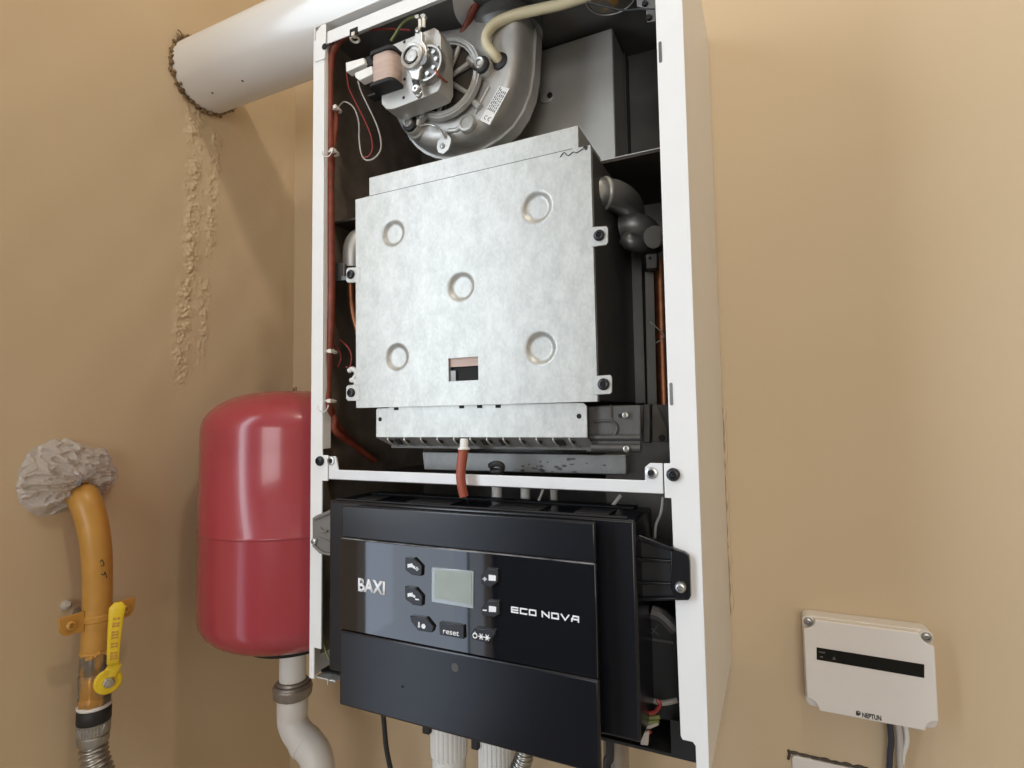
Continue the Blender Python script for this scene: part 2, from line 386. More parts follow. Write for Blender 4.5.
# ---- horizontal partition plate ---
bm = B(); box(bm, .285, W_-.003, .078, .208, .5225, .5237); box(bm, .285, W_-.003, .078, .0788, .5237, .5257)
pl_ = link('partition_plate', bm, 'innerbrown', boiler, bevel=.0003); link('bare_edge', box(B(), .285, W_-.003, .0772, .0781, .5252, .5260), 'tip', pl_)
bm = B(); box(bm, .003, .07, .028, .2, .496, .4972); box(bm, .003, .07, .028, .0288, .4972, .4985); link('partition_plate', bm, 'innerbrown', boiler)

# ---- exhaust box ---
bm = B(); box(bm, .18, .3065, .14, .2075, .5225, .706); exb = link('exhaust_box', bm, 'box', boiler, bevel=.0016)
bm = B(); box(bm, .3066, .3085, .19, .2075, .5225, .707); link('seam_flange', bm, 'galvdark', exb)
bm = B(); p = at(548, 97, .1385); prism(bm, roundrect(p.x-.010, p.x+.0065, p.z-.0065, p.z+.0065, .006), .1375, .1399); clip = link('clip_plate', bm, 'alu', exb, bevel=.0008)
p = at(550, 95.5, .1372); bm = B(); lathe(bm, [(0, .0034), (.0016, .0032), (.0018, .0012)], p, (0, -1, 0), 16); link('screw', bm, 'screw', exb)

# ---- burner hood with folded lip above the cover ---
a, b_ = at(369, 178.5, .0065), at(578, 124, .0065)
bm = B(); box(bm, a.x, b_.x, .0065, .0775, .49, .5*(a.z+b_.z)); hood = link('burner_hood', bm, 'galv', boiler, bevel=.0007)
for px, py, y in ((583.5, 142, 0), (589.5, 139, 0)):
    pass
# ---- burner box behind the cover --
bm = B(); box(bm, .064, .3185, .006, .15, .284, .505); bb = link('burner_box', bm, 'galvdark', boiler, bevel=.0008)
bm = B(); box(bm, .3185, .329, .149, .151, .284, .50); link('box_flange', bm, 'inner', bb)
# ---- cover : a sheet with embossed discs and a sight window ---
cx0, cx1, cz0, cz1 = .0622, .3206, .2828, .5042
EMB = [(394, 233, .0120), (537.3, 206.8, .0128), (461.4, 286.6, .0124), (397, 357, .0122), (540.5, 348, .0128)]
emb = [(at(px, py, 0).x, at(px, py, 0).z, r) for px, py, r in EMB]
wA, wB = at(448.6, 358.5, 0), at(478.5, 380, 0)
def covh(x, z):
    h = 0
    for ex, ez, r in emb:
        d = math.hypot(x-ex, z-ez)
        if d < r+.004: h = min(h, -.0036*(lambda q: q*q*(3-2*q))(min(1, max(0, (r+.0025-d)/.0056))))
    return h
bm = B(); NX, NZ = 236, 204; g = {}
xs = [cx0+(cx1-cx0)*i/NX for i in range(NX+1)]; zs = [cz0+(cz1-cz0)*j/NZ for j in range(NZ+1)]
def snap(v, arr):
    k = min(range(len(arr)), key=lambda i: abs(arr[i]-v)); arr[k] = v; return k
ia, ib = snap(wA.x, xs), snap(wB.x, xs); ja, jb = snap(wB.z, zs), snap(wA.z, zs)
for j in range(NZ+1):
    for i in range(NX+1):
        skew = -.0008*(zs[j]-cz0)/(cz1-cz0)*(1 if i > NX/2 else 2.0)
        g[i, j] = bm.verts.new((xs[i]+skew, -covh(xs[i], zs[j]), zs[j]))
for j in range(NZ):
    for i in range(NX):
        if ia <= i < ib and ja <= j < jb: continue
        bm.faces.new((g[i, j], g[i+1, j], g[i+1, j+1], g[i, j+1]))
# folded edges
e = [x for x in bm.edges if len(x.link_faces) == 1]
r = bmesh.ops.extrude_edge_only(bm, edges=e); bmesh.ops.translate(bm, verts=[v for v in r['geom'] if isinstance(v, bmesh.types.BMVert)], vec=(0, .0055, 0))
cover = link('combustion_cover', bm, 'galv', boiler, angle=.9)
bm = B(); box(bm, a.x, b_.x-.004, .0006, .0055, cz1, cz1+.0010); link('gap_shade_strip', bm, 'dull', cover)  # dark strip painting in the gap shade along the cover's top edge
def tab(pix, sx, sy, rs):
    bm = B(); pprism(bm, pix, -.0004, .0008); t_ = link('cover_tab', bm, 'galv', cover, bevel=.0005)
    link('screw', screw_mesh(at(sx, sy, -.0004), rs, h=.0028), 'screw', t_)
tab([(590, 227), (606, 226), (608, 228), (608, 242), (606, 245), (590, 247)], 599.3, 235.6, .0048)
tab([(593, 376), (610, 374.8), (612, 377), (612, 392), (610, 394), (593, 395)], 603.8, 384.3, .0050)
tab([(360, 267), (348, 267.5), (346, 270), (346, 281), (348, 283), (360, 282)], 351, 274.5, .0048)
tab([(360, 384.5), (348, 385), (346, 387), (346, 399), (348, 401), (360, 401)], 351.3, 392.6, .0048)
# sight window: ceramic strip and dark gap behind it
bm = B(); box(bm, wA.x-.002, wB.x+.002, .0045, .006, wB.z-.002, wA.z+.002); link('window_gap', bm, 'hole', cover)
bm = B(); p = at(460, 366.6, .003); box(bm, wA.x, wB.x+.001, .0025, .0045, p.z, wA.z+.001); link('ceramic_strip', bm, 'coil', cover)
bm = B(); p = at(457, 374, .003); q = at(450, 371, .003); box(bm, q.x, p.x-.001, .002, .0045, wB.z, q.z); link('sight_glass_clip', bm, 'alu_dark', cover)
# pencilled scribble at the top right corner
bm = B(); pts = [at(*q, -.0004) for q in ((560, 157), (564, 152.5), (568, 155.5), (573, 152), (577, 152.5), (583, 148.5))]
tube(bm, pts, .00035, 6); tube(bm, [at(*q, -.0004) for q in ((583.5, 147), (586.5, 146), (586, 149), (583.5, 147))], .0008, 6)
link('pencil_mark', bm, 'dark_print', cover)

# ---- burner front strip ---
q0, q1 = at(376, 409, .004), at(587.5, 438, .004)
z_t, z_b = q0.z+.001, .5*(at(376, 437.3, .004).z+q1.z)
bm = B(); x0, x1 = q0.x, q1.x
prism(bm, [(x0, z_b), (x1, z_b), (x1, z_t-.003), (x1-.003, z_t), (x0+.018, z_t+.003), (x0+.0165, z_t), (x0+.002, z_t), (x0, z_t-.002)], .004, .0056)
strip = link('burner_strip', bm, 'galv', boiler, bevel=.0005)
zc = z_b - .0085
bm = B(); V = [bm.verts.new(p) for p in ((x0, .004, z_b), (x1, .004, z_b), (x1+.003, .0135, zc), (x0+.012, .0135, zc), (x0, .006, z_b), (x1, .006, z_b), (x1+.003, .0155, zc), (x0+.012, .0155, zc))]
for f in ((0,1,2,3),(4,7,6,5),(0,4,5,1),(1,5,6,2),(2,6,7,3),(3,7,4,0)): bm.faces.new([V[i] for i in f])
ledge = link('burner_ledge', bm, 'galv2', strip)
bm = B(); box(bm, x0+.012, x1+.004, .0137, .0149, zc-.0025, zc); box(bm, x0+.012, x1+.003, .0149, .12, zc, zc+.001); link('burner_tray', bm, 'galvdark', strip)
for k in range(12):
    px = 390+k*16.4; a = Vector((at(px, 441, .008).x, .0075, z_b-.0032)); bm = B()
    pts = [a+Vector((0, -.002, .0042)), a+Vector((.0012, -.0045, .001)), a+Vector((.0035, -.001, -.0035)), a+Vector((.006, .004, -.005))]
    tube(bm, pts, .0008, 8); link('louvre_edge', bm, 'chrome', ledge)
    bm = B(); c = a+Vector((.002, .0010, -.0005)); lathe(bm, [(-.0004, .0024), (.0012, .0024)], c, (0, -.75, -.6), 14); link('louvre_hole', bm, 'hole', ledge)
for px in (398.5, 484.5, 502.5, 560.5):
    a = Vector((at(px, 441, .008).x, .0085, z_b-.0042)); bm = B(); V = [bm.verts.new(a+Vector(q)) for q in ((-.0028, -.0028, .0028), (.0028, -.0028, .0028), (.0044, .0018, -.002), (-.0012, .0018, -.002))]
    bm.faces.new(V); r = bmesh.ops.extrude_face_region(bm, geom=bm.faces[:]); bmesh.ops.translate(bm, verts=[v for v in r['geom'] if isinstance(v, bmesh.types.BMVert)], vec=(0, -.0012, -.001))
    link('square_slot', bm, 'hole', ledge)
for px, py in ((380, 419.3), (579, 416.2)):
    p = at(px, py, .0038); bm = B(); cyl(bm, p, p+Vector((0, .001, 0)), .0022); link('screw_hole', bm, 'hole', strip)
for px, py in ((396, 409.3), (461.5, 407.6), (479.5, 407.2), (498, 407)):
    p = at(px, py, .0036); bm = B(); box(bm, p.x-.0026, p.x+.0026, .0036, .0046, p.z-.0008, p.z+.002); link('notch', bm, 'hole', strip)
# dark bracket at the strip's right end
bm = B(); pprism(bm, [(586, 406), (640.5, 405), (641, 453), (586, 452)], .014, .016)
brk = link('burner_bracket', bm, 'galvdark', boiler, bevel=.0012)
a, b_ = at(590, 437.5, .0125), at(641, 440, .0125)
bm = B(); cyl(bm, (a.x, .0125, a.z), (b_.x, .0125, a.z), .0026, 14); a2 = at(592, 447.5, .0125); cyl(bm, (a2.x, .0115, a2.z), (b_.x, .0115, a2.z), .0034, 14)
link('rolled_bead', bm, 'galvdark', brk)
bm = B(); pts = [at(*q, .0132) for q in ((594, 422), (603, 421), (612, 421.5), (617, 427), (615, 434), (606, 436))]; tube(bm, pts, .0012, 8)
tube(bm, [at(*q, .0132) for q in ((611, 405), (611.5, 418))], .0008, 6); link('pressed_bead', bm, 'galvdark', brk)
for px, py in ((625.5, 415.3), (626.5, 448.8)):
    link('screw', screw_mesh(at(px, py, .0118 if py < 430 else .0075), .0030, h=.002), 'nickel', brk)
    p = at(px-5.5, py+.3, .0128); bm = B(); cyl(bm, p, p+Vector((0, .0012, 0)), .0016); link('screw_hole', bm, 'hole', brk)
bm = B(); pprism(bm, [(643, 404), (650, 404), (650, 443), (643, 443)], .05, .06); link('side_bracket', bm, 'galvdark', boiler, bevel=.001)
bm = B(); pprism(bm, [(652, 404), (657, 404), (667, 427), (668, 442), (652, 442)], .045, .0465)
sb = link('side_bracket', bm, 'innerbrown', boiler, bevel=.0006)
p = at(662, 438, .0445); bm = B(); cyl(bm, p, p+Vector((0, .001, 0)), .003); link('bracket_hole', bm, 'hole', sb)
bm = B(); box(bm, .3, W_-.003, .09, .092, .12, .2805); link('divider_sheet', bm, 'inner', boiler)
# grey bar and floor pan behind the rail
bm = B(); pprism(bm, [(422, 451.5), (626, 455), (626.5, 475), (424, 470)], .045, .06); gb = link('manifold_bar', bm, 'galv2', boiler, bevel=.001)
bm = B(); box(bm, .003, W_-.003, .02, .2, .205, .2062); link('lower_partition', bm, 'innerbrown', boiler)
# soot smudges kept as small patches on the bar
bm = B()
for i in range(26):
    px = 540+random.gauss(0, 26); py = 466+random.gauss(0, 4); p = at(px, min(472, max(459, py)), .0446); s = random.uniform(.0008, .0028)
    prism(bm, [(p.x+s*math.cos(2*PI*k/7)*random.uniform(.7, 1.6), p.z+s*math.sin(2*PI*k/7)*random.uniform(.3, .8)) for k in range(7)], .0447, .0452)
link('soot_stain', bm, 'dull', gb)

# ---- ignition lead over the rail ---
y = -.006
bm = B(); lathe(bm, [(0, .0028), (.0015, .0038), (.008, .0040), (.0092, .0058), (.0102, .0058), (.0106, .0038), (.015, .0036)], at(464.2, 438.5, -.004), (0, -.05, -1), 20)
ign = link('ignition_electrode', bm, 'plastic', boiler)
bm = B(); pts = [at(463.5, 450, -.0045), at(461.8, 462, -.008), at(460.8, 474, -.010), at(461.6, 485, -.010), at(464, 496.5, -.009)]
tube(bm, pts, .0052, 14, rf=lambda t: .0047-.0005*t); link('silicone_sleeve', bm, 'rubberred', ign)
bm = B(); tube(bm, [at(465, 497, -.009), at(467, 500, -.008), at(468, 505, 0)], .001, 8); link('lead_wire', bm, 'rubber', ign)

bm = B(); tube(bm, [at(490, 466, .012), at(496, 463.5, .010), at(502, 466, .012), at(500, 471, .014), at(491, 470.5, .014)], .0028, 10); link('black_clip', bm, 'rubber', boiler)
# ---- heat exchanger plumbing on the right --
bm = B(); tube(bm, [at(560, 190, .035), at(588, 193, .038), at(602, 193.5, .045), at(616, 196, .06), at(627, 204, .085), at(631, 216, .11), at(630, 228, .13)], .0142, 24)
elb = link('pipe_elbow', bm, 'chrome', boiler)
a = at(603, 193.4, .0455); d = at(602, 193.5, .045)-at(588, 193, .035)
bm = B(); lathe(bm, [(0, .0145), (.0012, .0154), (.0026, .0154), (.0036, .0145)], a, d, 32); link('crimp_rim', bm, 'alu', elb)
bm = B(); tube(bm, [at(622, 228, .09), at(634, 226, .09), at(646, 232, .1), at(652, 246, .12)], .0135, 18)
tube(bm, [at(625, 238, .085), at(632, 243, .085), at(646, 244, .1), at(660, 240, .12)], .008, 14)
el2 = link('pipe_elbow', bm, 'alu_dark', boiler)
bm = B(); lathe(bm, [(0, .010), (.006, .0105), (.012, .008)], at(652, 238, .075), at(664, 233, .09)-at(652, 238, .075), 20); link('pipe_cap', bm, 'alu', el2)
bm = B(); pprism(bm, [(645, 254), (657, 253), (657, 268), (646, 269)], .09, .1); pp_ = link('pipe_bracket', bm, 'galvdark', boiler, bevel=.0008)
p = at(650, 258, .0895); bm = B(); cyl(bm, p, p+Vector((0, .001, 0)), .0015); link('bracket_hole', bm, 'hole', pp_)
p = at(660, 270, .13); p2 = at(669, 440, .13)
bm = B(); tube(bm, [Vector((p.x, .13, p.z+.01)), Vector((p.x, .13, p.z-.1)), Vector((p.x, .13, p2.z))], .0095, 16); cop = link('copper_pipe', bm, 'copper', boiler)
bm = B(); pprism(bm, [(645, 272), (653.5, 272), (657, 415), (648, 415)], .11, .1115); link('side_strip', bm, 'inner', boiler)
bm = B(); tube(bm, [at(650, 322, .11), at(656, 327, .11), at(664, 336, .108), at(656, 343, .108)], .0006, 6); link('fine_wire', bm, 'wirewhite', boiler)
# left side plumbing
bm = B(); tube(bm, [at(352.5, 268, .035), at(353, 250, .035), at(357, 240, .04), at(366, 236, .05)], .011, 16); lp = link('pipe_elbow', bm, 'alu', boiler)
bm = B(); tube(bm, [at(351, 283, .03), at(352, 300, .03), at(355, 318, .03), at(360, 335, .032)], .0045, 14); link('copper_pipe', bm, 'copper', boiler)
bm = B(); pprism(bm, [(330.5, 263), (344, 263), (344, 279), (330.5, 279)], .02, .03); lb = link('hinge_block', bm, 'galv2', boiler, bevel=.001)
bm = B(); pprism(bm, [(333, 276), (346, 276), (346, 280), (333, 281)], .016, .03); link('hinge_lip', bm, 'alu_dark', lb)
for pts in (((349, 371), (353, 369), (357, 373), (354, 379)), ((351, 380), (356, 381), (356, 386))):
    bm = B(); tube(bm, [at(*q, .02) for q in pts], .0028, 10); link('spade_terminal', bm, 'nylon', boiler)

# ---- wiring loom along the left flange ---
bm = B(); tube(bm, [at(*q, .009) for q in ((352, 33.5), (343, 37.5), (335, 47), (330.8, 62), (329.6, 100), (330, 160), (331, 230), (331.5, 300), (329.5, 350), (327.5, 385), (328.5, 408))]
    + [Vector((.011, .03, .262)), Vector((.0095, .06, .240)), Vector((.0095, .09, .222))], .0042, 12)
loom = link('wiring_loom', bm, 'loom', boiler)
bm = B(); tube(bm, [at(*q, .014) for q in ((336, 112), (335.5, 125), (334, 140), (332.5, 158), (331.5, 190), (331.5, 240))], .0030, 10); link('loom_branch', bm, 'loom', loom)
bm = B(); tube(bm, [at(*q, .016) for q in ((330, 405), (334, 418), (336, 432))]+[Vector((.019, .05, .240)), Vector((.021, .08, .222))], .0034, 10); link('loom_branch', bm, 'loom', loom)
bm = B(); tube(bm, [at(*q, .02) for q in ((338, 37), (360, 31.5), (385, 29), (410, 30))], .0012, 8); link('red_lead', bm, 'wirered', loom)
for px, py, y, ww in ((334.5, 109, .010, .0042), (331, 152, .006, .0052), (329, 351.5, .003, .005), (328.5, 401, .003, .0048), (352.5, 37, .0035, .0045)):
    p = at(px, py, y); bm = B(); ring(bm, p+Vector((0, .004, 0)), (0, .1, 1), ww, .0013, 20, 8)
    box(bm, p.x+ww*.4, p.x+ww*1.3, p.y-.004, p.y+.001, p.z-.002, p.z+.002); link('cable_tie', bm, 'tie', loom)
bm = B(); box(bm, *(lambda a, b: (a.x, b.x, .0002, .0016, b.z, a.z))(at(349.5, 29.5, 0), at(357.5, 33, 0))); link('tie_slot', bm, 'hole', casing)
wires = [('red_lead', 'wirered', .0009, ((346.5, 73), (349, 88), (356, 103), (365, 121), (371, 136), (372.5, 148), (369.5, 155.5), (364, 157.5))),
         ('white_lead', 'wirewhite', .0009, ((358, 81), (361.5, 92), (368, 106), (376, 123), (380.5, 138), (380.5, 150), (374, 158.5), (366, 160), (361.5, 154), (359.3, 140), (358.8, 122), (354, 108), (346, 102), (341, 104), (337.5, 110))),
         ('red_lead', 'wirered', .0009, ((340, 340), (348, 347), (351.5, 356), (350, 367), (346, 367))),
         ('red_lead', 'wirered', .0009, ((331, 343), (338, 349), (341, 358), (338, 367))),
         ('earth_lead', 'wireyg', .0014, ((391, 41), (396, 33), (402, 24), (409, 18.5), (417, 16)))]
for nm, m_, r_, pts in wires:
    bm = B(); tube(bm, [at(*q, .022 if nm != 'earth_lead' else .012) for q in pts], r_, 8); link(nm, bm, m_, boiler)

# ---- fan ---
YS, YF, YB = .085, .052, .112
outline = [(408, 96), (404, 106), (403.5, 116), (406, 128), (411, 138), (418, 146.5), (427, 153), (437, 157), (447, 158.5), (459, 157), (472, 153.5), (486, 147), (500, 138.5), (513, 127), (523, 112), (530, 94), (533.5, 74), (534.5, 54), (535.5, 36), (535.5, 20), (492, 22), (484, 30), (476, 38), (452, 42), (425, 58)]
OUT = [Vector((*xz(px, py, YS),)) for px, py in outline]
cen = sum(OUT, Vector((0, 0)))/len(OUT)
def offs(d):                     # offset the outline inwards by d
    n = len(OUT); r = []
    for i in range(n):
        a, b, c = OUT[i-1], OUT[i], OUT[(i+1) % n]; tt = (c-a).normalized(); nn = Vector((tt.y, -tt.x))
        if nn.dot(cen-b) < 0: nn = -nn
        r.append(b+nn*d)
    return r
bm = B(); rings = []
for y, d in ((.103, .0), (YS+.003, .0), (YS+.003, -.0018), (YS-.001, -.0018), (YS-.001, .001), (YF+.012, .003), (YF+.005, .006), (YF+.0015, .010), (YF, .015)):
    rings.append([bm.verts.new((q.x, y, q.y)) for q in offs(d)])
n = len(OUT)
for a, b in zip(rings, rings[1:]):
    for i in range(n): bm.faces.new((a[i], a[(i+1) % n], b[(i+1) % n], b[i]))
bm.faces.new(rings[0]); bm.faces.new(rings[-1][::-1])
fan = link('fan', bm, 'alu', boiler, angle=.9)
# outlet collar and flue elbow at the top
p = at(508, 20, .085)
bm = B(); lathe(bm, [(-.030, .0275), (-.006, .030), (-.004, .036), (0, .039), (.002, .041), (.012, .041), (.014, .038), (.018, .038)], (p.x-.004, .088, .694), (0, 0, 1), 48); link('outlet_collar', bm, 'alu_dark', fan)
# motor mounting ring with spokes
c = at(446, 80, .044); RR = .042
bm = B(); lathe(bm, [(0, RR-.006), (.004, RR-.006), (.004, RR-.0045), (.0055, RR-.0035), (.0055, RR-.001), (.004, RR), (.004, RR+.0015), (-.002, RR+.002), (-.002, RR-.006)], c, (0, -1, 0), 56, cap=False)
for ang in (20, 62, 150, 255, 320):
    a = math.radians(ang); u = Vector((math.cos(a), 0, math.sin(a))); cyl(bm, c+u*.008, c+u*RR, .0028, 10)
link('mounting_ring', bm, 'alu', fan)
bm = B(); lathe(bm, [(0, RR-.004), (.001, RR-.004)], c+Vector((0, .004, 0)), (0, -1, 0), 40); link('cooling_opening', bm, 'innerbrown', fan)
bm = B()
for k in range(7):
    a = k*PI/3.5; u = Vector((math.cos(a), 0, math.sin(a))); v = Vector((-math.sin(a), 0, math.cos(a)))
    box_pts = [c+u*.012+v*.001, c+u*.034+v*.006, c+u*.034+v*.0075, c+u*.012+v*.003]
    prism(bm, [(q.x, q.z) for q in box_pts], .0435, .0455)
link('cooling_blades', bm, 'alu_dark', fan)
# arms from the ring to the bosses
def arm(pts, r, y):
    bm = B(); tube(bm, [at(*q, y) for q in pts], r, 12); link('support_arm', bm, 'alu', fan)
arm(((470, 60), (476, 64), (484, 70)), .006, .046); arm(((426, 112), (421, 118), (417, 126)), .006, .046); arm(((470, 98), (476, 104), (480, 108)), .004, .05)
# bosses with rubber grommets and bright screws
for px, py, s in ((488, 73, 1.0), (418, 130, .95)):
    b0 = at(px, py, .056); bm = B(); lathe(bm, [(0, .0125*s), (.004, .0122*s), (.006, .0105*s), (.012, .0103*s), (.0135, .0092*s)], b0, (0, -1, 0), 30); bo = link('screw_boss', bm, 'alu', fan)
    bm = B(); lathe(bm, [(.0135, .0092*s), (.016, .0094*s), (.0175, .0085*s), (.0185, .006*s)], b0, (0, -1, 0), 26); link('rubber_grommet', bm, 'rubber', fan)
    bm = B(); lathe(bm, [(.0170, .0066*s), (.0205, .0062*s), (.0215, .005*s), (.0212, .0032*s), (.0195, .0028*s)], b0, (0, -1, 0), 22); link('screw', bm, 'chrome', fan)
# plain round boss, ridge, tab with a small screw
p = at(467.5, 124, YF); bm = B(); lathe(bm, [(-.002, .0102), (.0025, .0098), (.004, .0088), (.0042, .0068), (.0022, .0062), (.002, 0)], p, (0, -1, 0), 30, cap=False); link('round_boss', bm, 'alu', fan)
bm = B(); tube(bm, [at(489, 87, YF), at(482, 100, YF), at(475, 114, YF)], .0022, 10); link('casting_rib', bm, 'alu', fan)
bm = B(); tube(bm, [at(448, 131, YF-.001), at(456, 130, YF), at(460, 127, YF)], .0026, 10); link('casting_rib', bm, 'alu', fan)
bm = B(); pprism(bm, [(436.5, 148), (437.5, 141), (441, 137), (441.5, 129), (445, 131), (450.5, 138), (451, 142), (448, 150), (443, 154), (438, 152.5)], YF-.004, YF-.002); tb_ = link('earth_tab', bm, 'alu', fan, bevel=.0005)
link('screw', screw_mesh(at(442.5, 146, YF-.004), .0030, h=.002), 'chrome', fan)
bm = B(); tube(bm, [at(421, 126, .04), at(427, 124.5, .038), at(434, 125.5, .038), at(440, 130, .042), at(444, 137, .046)], .0014, 8); tube(bm, [at(418, 112, .038), at(420, 118, .036), at(424, 113, .036), at(421, 119, .034)], .0011, 8); link('spring_clip', bm, 'chrome', fan)
# rating label
Q = [at(*q, YF-.0006) for q in ((480, 120), (489.6, 125), (509.5, 88.5), (499.5, 86))]
bm = B(); prism(bm, [(q.x, q.z) for q in Q], YF-.0008, YF+.001); lab = link('rating_label', bm, 'plastic', fan)
ux = (Q[1]-Q[0]); uz = (Q[3]-Q[0])
def on_label(bm, s, t, w, h, y=YF-.0011):
    o = Q[0]+ux*s+uz*t; prism(bm, [(q.x, q.z) for q in (o, o+ux*w, o+ux*w+uz*h, o+uz*h)], y, y+.0004)
bm = B()
for s in (.12, .28, .44, .60, .76):
    t = .33
    while t < .93:
        h = random.uniform(.03, .09); on_label(bm, s, t, .055, h); t += h+.025
link('label_print', bm, 'dark_print', fan)
bm = B(); cc = Q[0]+ux*.55+uz*.13
for dx in (-.0034, .0016):
    e_ = uz.normalized(); k_ = ux.normalized(); pts = [cc + e_*0 + k_*dx*0 + (k_*math.cos(a)+e_*math.sin(a))*.0019 + k_*(dx+.001) for a in [math.radians(60+i*24) for i in range(11)]]
    tube(bm, pts, .0004, 6)
tube(bm, [cc+ux.normalized()*.0007, cc+ux.normalized()*.0024], .0004, 6, smooth=False); link('ce_mark', bm, 'dark_print', fan)
# motor: laminated core
YM = .010
core = [(381.5, 104), (381, 60), (383.5, 52), (390, 45.5), (428, 30), (434, 27.5), (438, 30), (440.5, 36), (441, 84), (438, 91), (432, 94), (393, 109), (386, 109)]
bm = B(); pprism(bm, core, YM, YM+.024); mot = link('motor_core', bm, 'steel', fan, bevel=.0008)
for px, py in ((404.3, 41.8), (403.5, 97.5), (404.5, 79), (438, 47.5)):
    p = at(px, py, YM-.0004); bm = B(); cyl(bm, p, p+Vector((0, .0008, 0)), .0016); link('core_hole', bm, 'hole', fan)
# coil on its black bobbin
a, b_ = at(388.5, 58.5, .006), at(388.5, 87.5, .006)
bm = B(); cr = .0148; rows = []
def coil_ring(k): return roundrect(a.x-k, a.x+k, .008-k, .008+k*.9, k*.62, 6)
for i in range(25):
    f = i/24; k = cr+.0002*math.sin(f*40)+(.0 if 0 < i < 24 else -.003); rows.append([bm.verts.new((x, yy, b_.z+(a.z-b_.z)*f)) for x, yy in coil_ring(k)])
for r0, r1 in zip(rows, rows[1:]):
    for i in range(len(r0)): bm.faces.new((r0[i], r0[(i+1) % len(r0)], r1[(i+1) % len(r0)], r1[i]))
bm.faces.new(rows[0]); bm.faces.new(rows[-1][::-1]); link('motor_coil', bm, 'coil', fan)
for zz in (a.z-.001, b_.z-.0035):
    bm = B(); prism_pts = roundrect(a.x-.0165, a.x+.0162, -.0085, .026, .007, 5)
    v0 = [bm.verts.new((x, yy, zz)) for x, yy in prism_pts]; v1 = [bm.verts.new((x, yy, zz+.0042)) for x, yy in prism_pts]; k = len(v0)
    bm.faces.new(v0); bm.faces.new(v1[::-1])
    for i in range(k): bm.faces.new((v0[i], v1[i], v1[(i+1) % k], v0[(i+1) % k]))
    box(bm, a.x-.028, a.x-.014, .006, .018, zz+.0008, zz+.0036)
    link('coil_bobbin', bm, 'blackdeep', fan, bevel=.0005)
# two white push-on connectors
for pix, y in (([(345.5, 62.5), (363.5, 57.5), (365, 63.5), (346, 72)], .004), ([(354.5, 73), (371.5, 65.5), (373, 71.5), (372.5, 74), (359, 80.5), (355, 77)], -.001)):
    bm = B(); pprism(bm, pix, y, y+.010); link('push_connector', bm, 'nylon', fan, bevel=.0008)
bm = B(); pprism(bm, [(363, 58), (374, 54), (376, 66), (372, 72), (366, 66)], .008, .018); link('terminal_block', bm, 'blackdeep', fan, bevel=.0008)
# bearing bridge
YBR = -.002
c = at(413, 57, YBR)
bm = B(); pprism(bm, [(415, 31.5), (418, 29), (422, 32), (421.5, 40), (425.5, 46), (427, 54), (424, 63), (420, 70), (419, 78), (417.5, 80), (411, 79), (409.5, 74), (404, 65), (401.5, 57), (403.5, 48), (408, 42), (413.5, 38)], YBR, YBR+.006)
br = link('bearing_bridge', bm, 'chrome', fan, bevel=.0012)
bm = B(); lathe(bm, [(-.001, .0135), (.003, .0130), (.004, .0118), (.0035, .0100), (.0015, .0095), (.0012, .0066), (.003, .006), (.0034, .003), (.003, 0)], c, (0, -1, 0), 36, cap=False); link('bearing_cup', bm, 'alu', fan)
bm = B(); ring(bm, c+Vector((0, -.0032, 0)), (0, 1, 0), .0082, .0007, 30, 8, .4, 4.6); link('retaining_ring', bm, 'hole', fan)
link('screw', screw_mesh(at(418, 30.5, YBR), .0030, h=.002), 'chrome', fan)
bm = B(); pprism(bm, [(411.5, 80), (416.5, 79), (419.5, 88), (414.5, 90)], YBR+.001, YBR+.005); link('rubber_pad', bm, 'rubber', fan)
bm = B(); lathe(bm, [(0, .0048), (.003, .0046), (.0045, .0034), (.0045, .0014), (.003, .0012)], at(417.5, 90.5, YBR+.002), (0, -1, 0), 20)
lathe(bm, [(0, .0036), (.002, .0034), (.003, .0024)], at(419.5, 95, YBR+.004), (0, -1, 0), 16); link('screw', bm, 'chrome', fan)
# rotor with end ring seen to the right of the bridge
c = at(427, 64, .004)
bm = B(); lathe(bm, [(-.006, .0195), (0, .0195), (.002, .0185), (.002, .0165), (0, .016), (0, .006)], c, (0, -1, 0), 40, cap=False); link('rotor_ring', bm, 'nickel', fan)
bm = B(); lathe(bm, [(0, .016), (.001, .006), (.0075, .005), (.0075, 0)], c, (0, -1, 0), 26); link('rotor', bm, 'alu_dark', fan)
bm = B()
for k in range(9):
    an = k*2*PI/9; u = Vector((math.cos(an), 0, math.sin(an))); cyl(bm, c+u*.0125+Vector((0, .001, 0)), c+u*.0125+Vector((0, -.0035, 0)), .0022, 10)
link('rotor_studs', bm, 'chrome', fan)
bm = B(); tube(bm, [at(436, 70, .002), at(438, 75, .002), at(444, 80, .012), at(447, 82, .02)], .0011, 8); link('red_wedge', bm, 'rubberred', fan)
# earth terminal at the top of the bridge
bm = B(); pprism(bm, [(418, 18.5), (420.7, 18.5), (420.9, 27), (418.2, 27)], .0, .002); pprism(bm, [(421.8, 17.5), (424.6, 17.5), (424.6, 26.5), (421.9, 26.5)], .0, .002); link('earth_terminal', bm, 'tie', fan, bevel=.0004)
bm = B(); pprism(bm, [(420, 14.5), (423.5, 13), (425.5, 15), (424, 18), (420.5, 17.5)], .0, .004); pprism(bm, [(414.5, 15), (418.5, 14), (418.5, 17.8), (414.8, 18.2)], .002, .006); link('earth_lug', bm, 'chrome', fan, bevel=.0004)
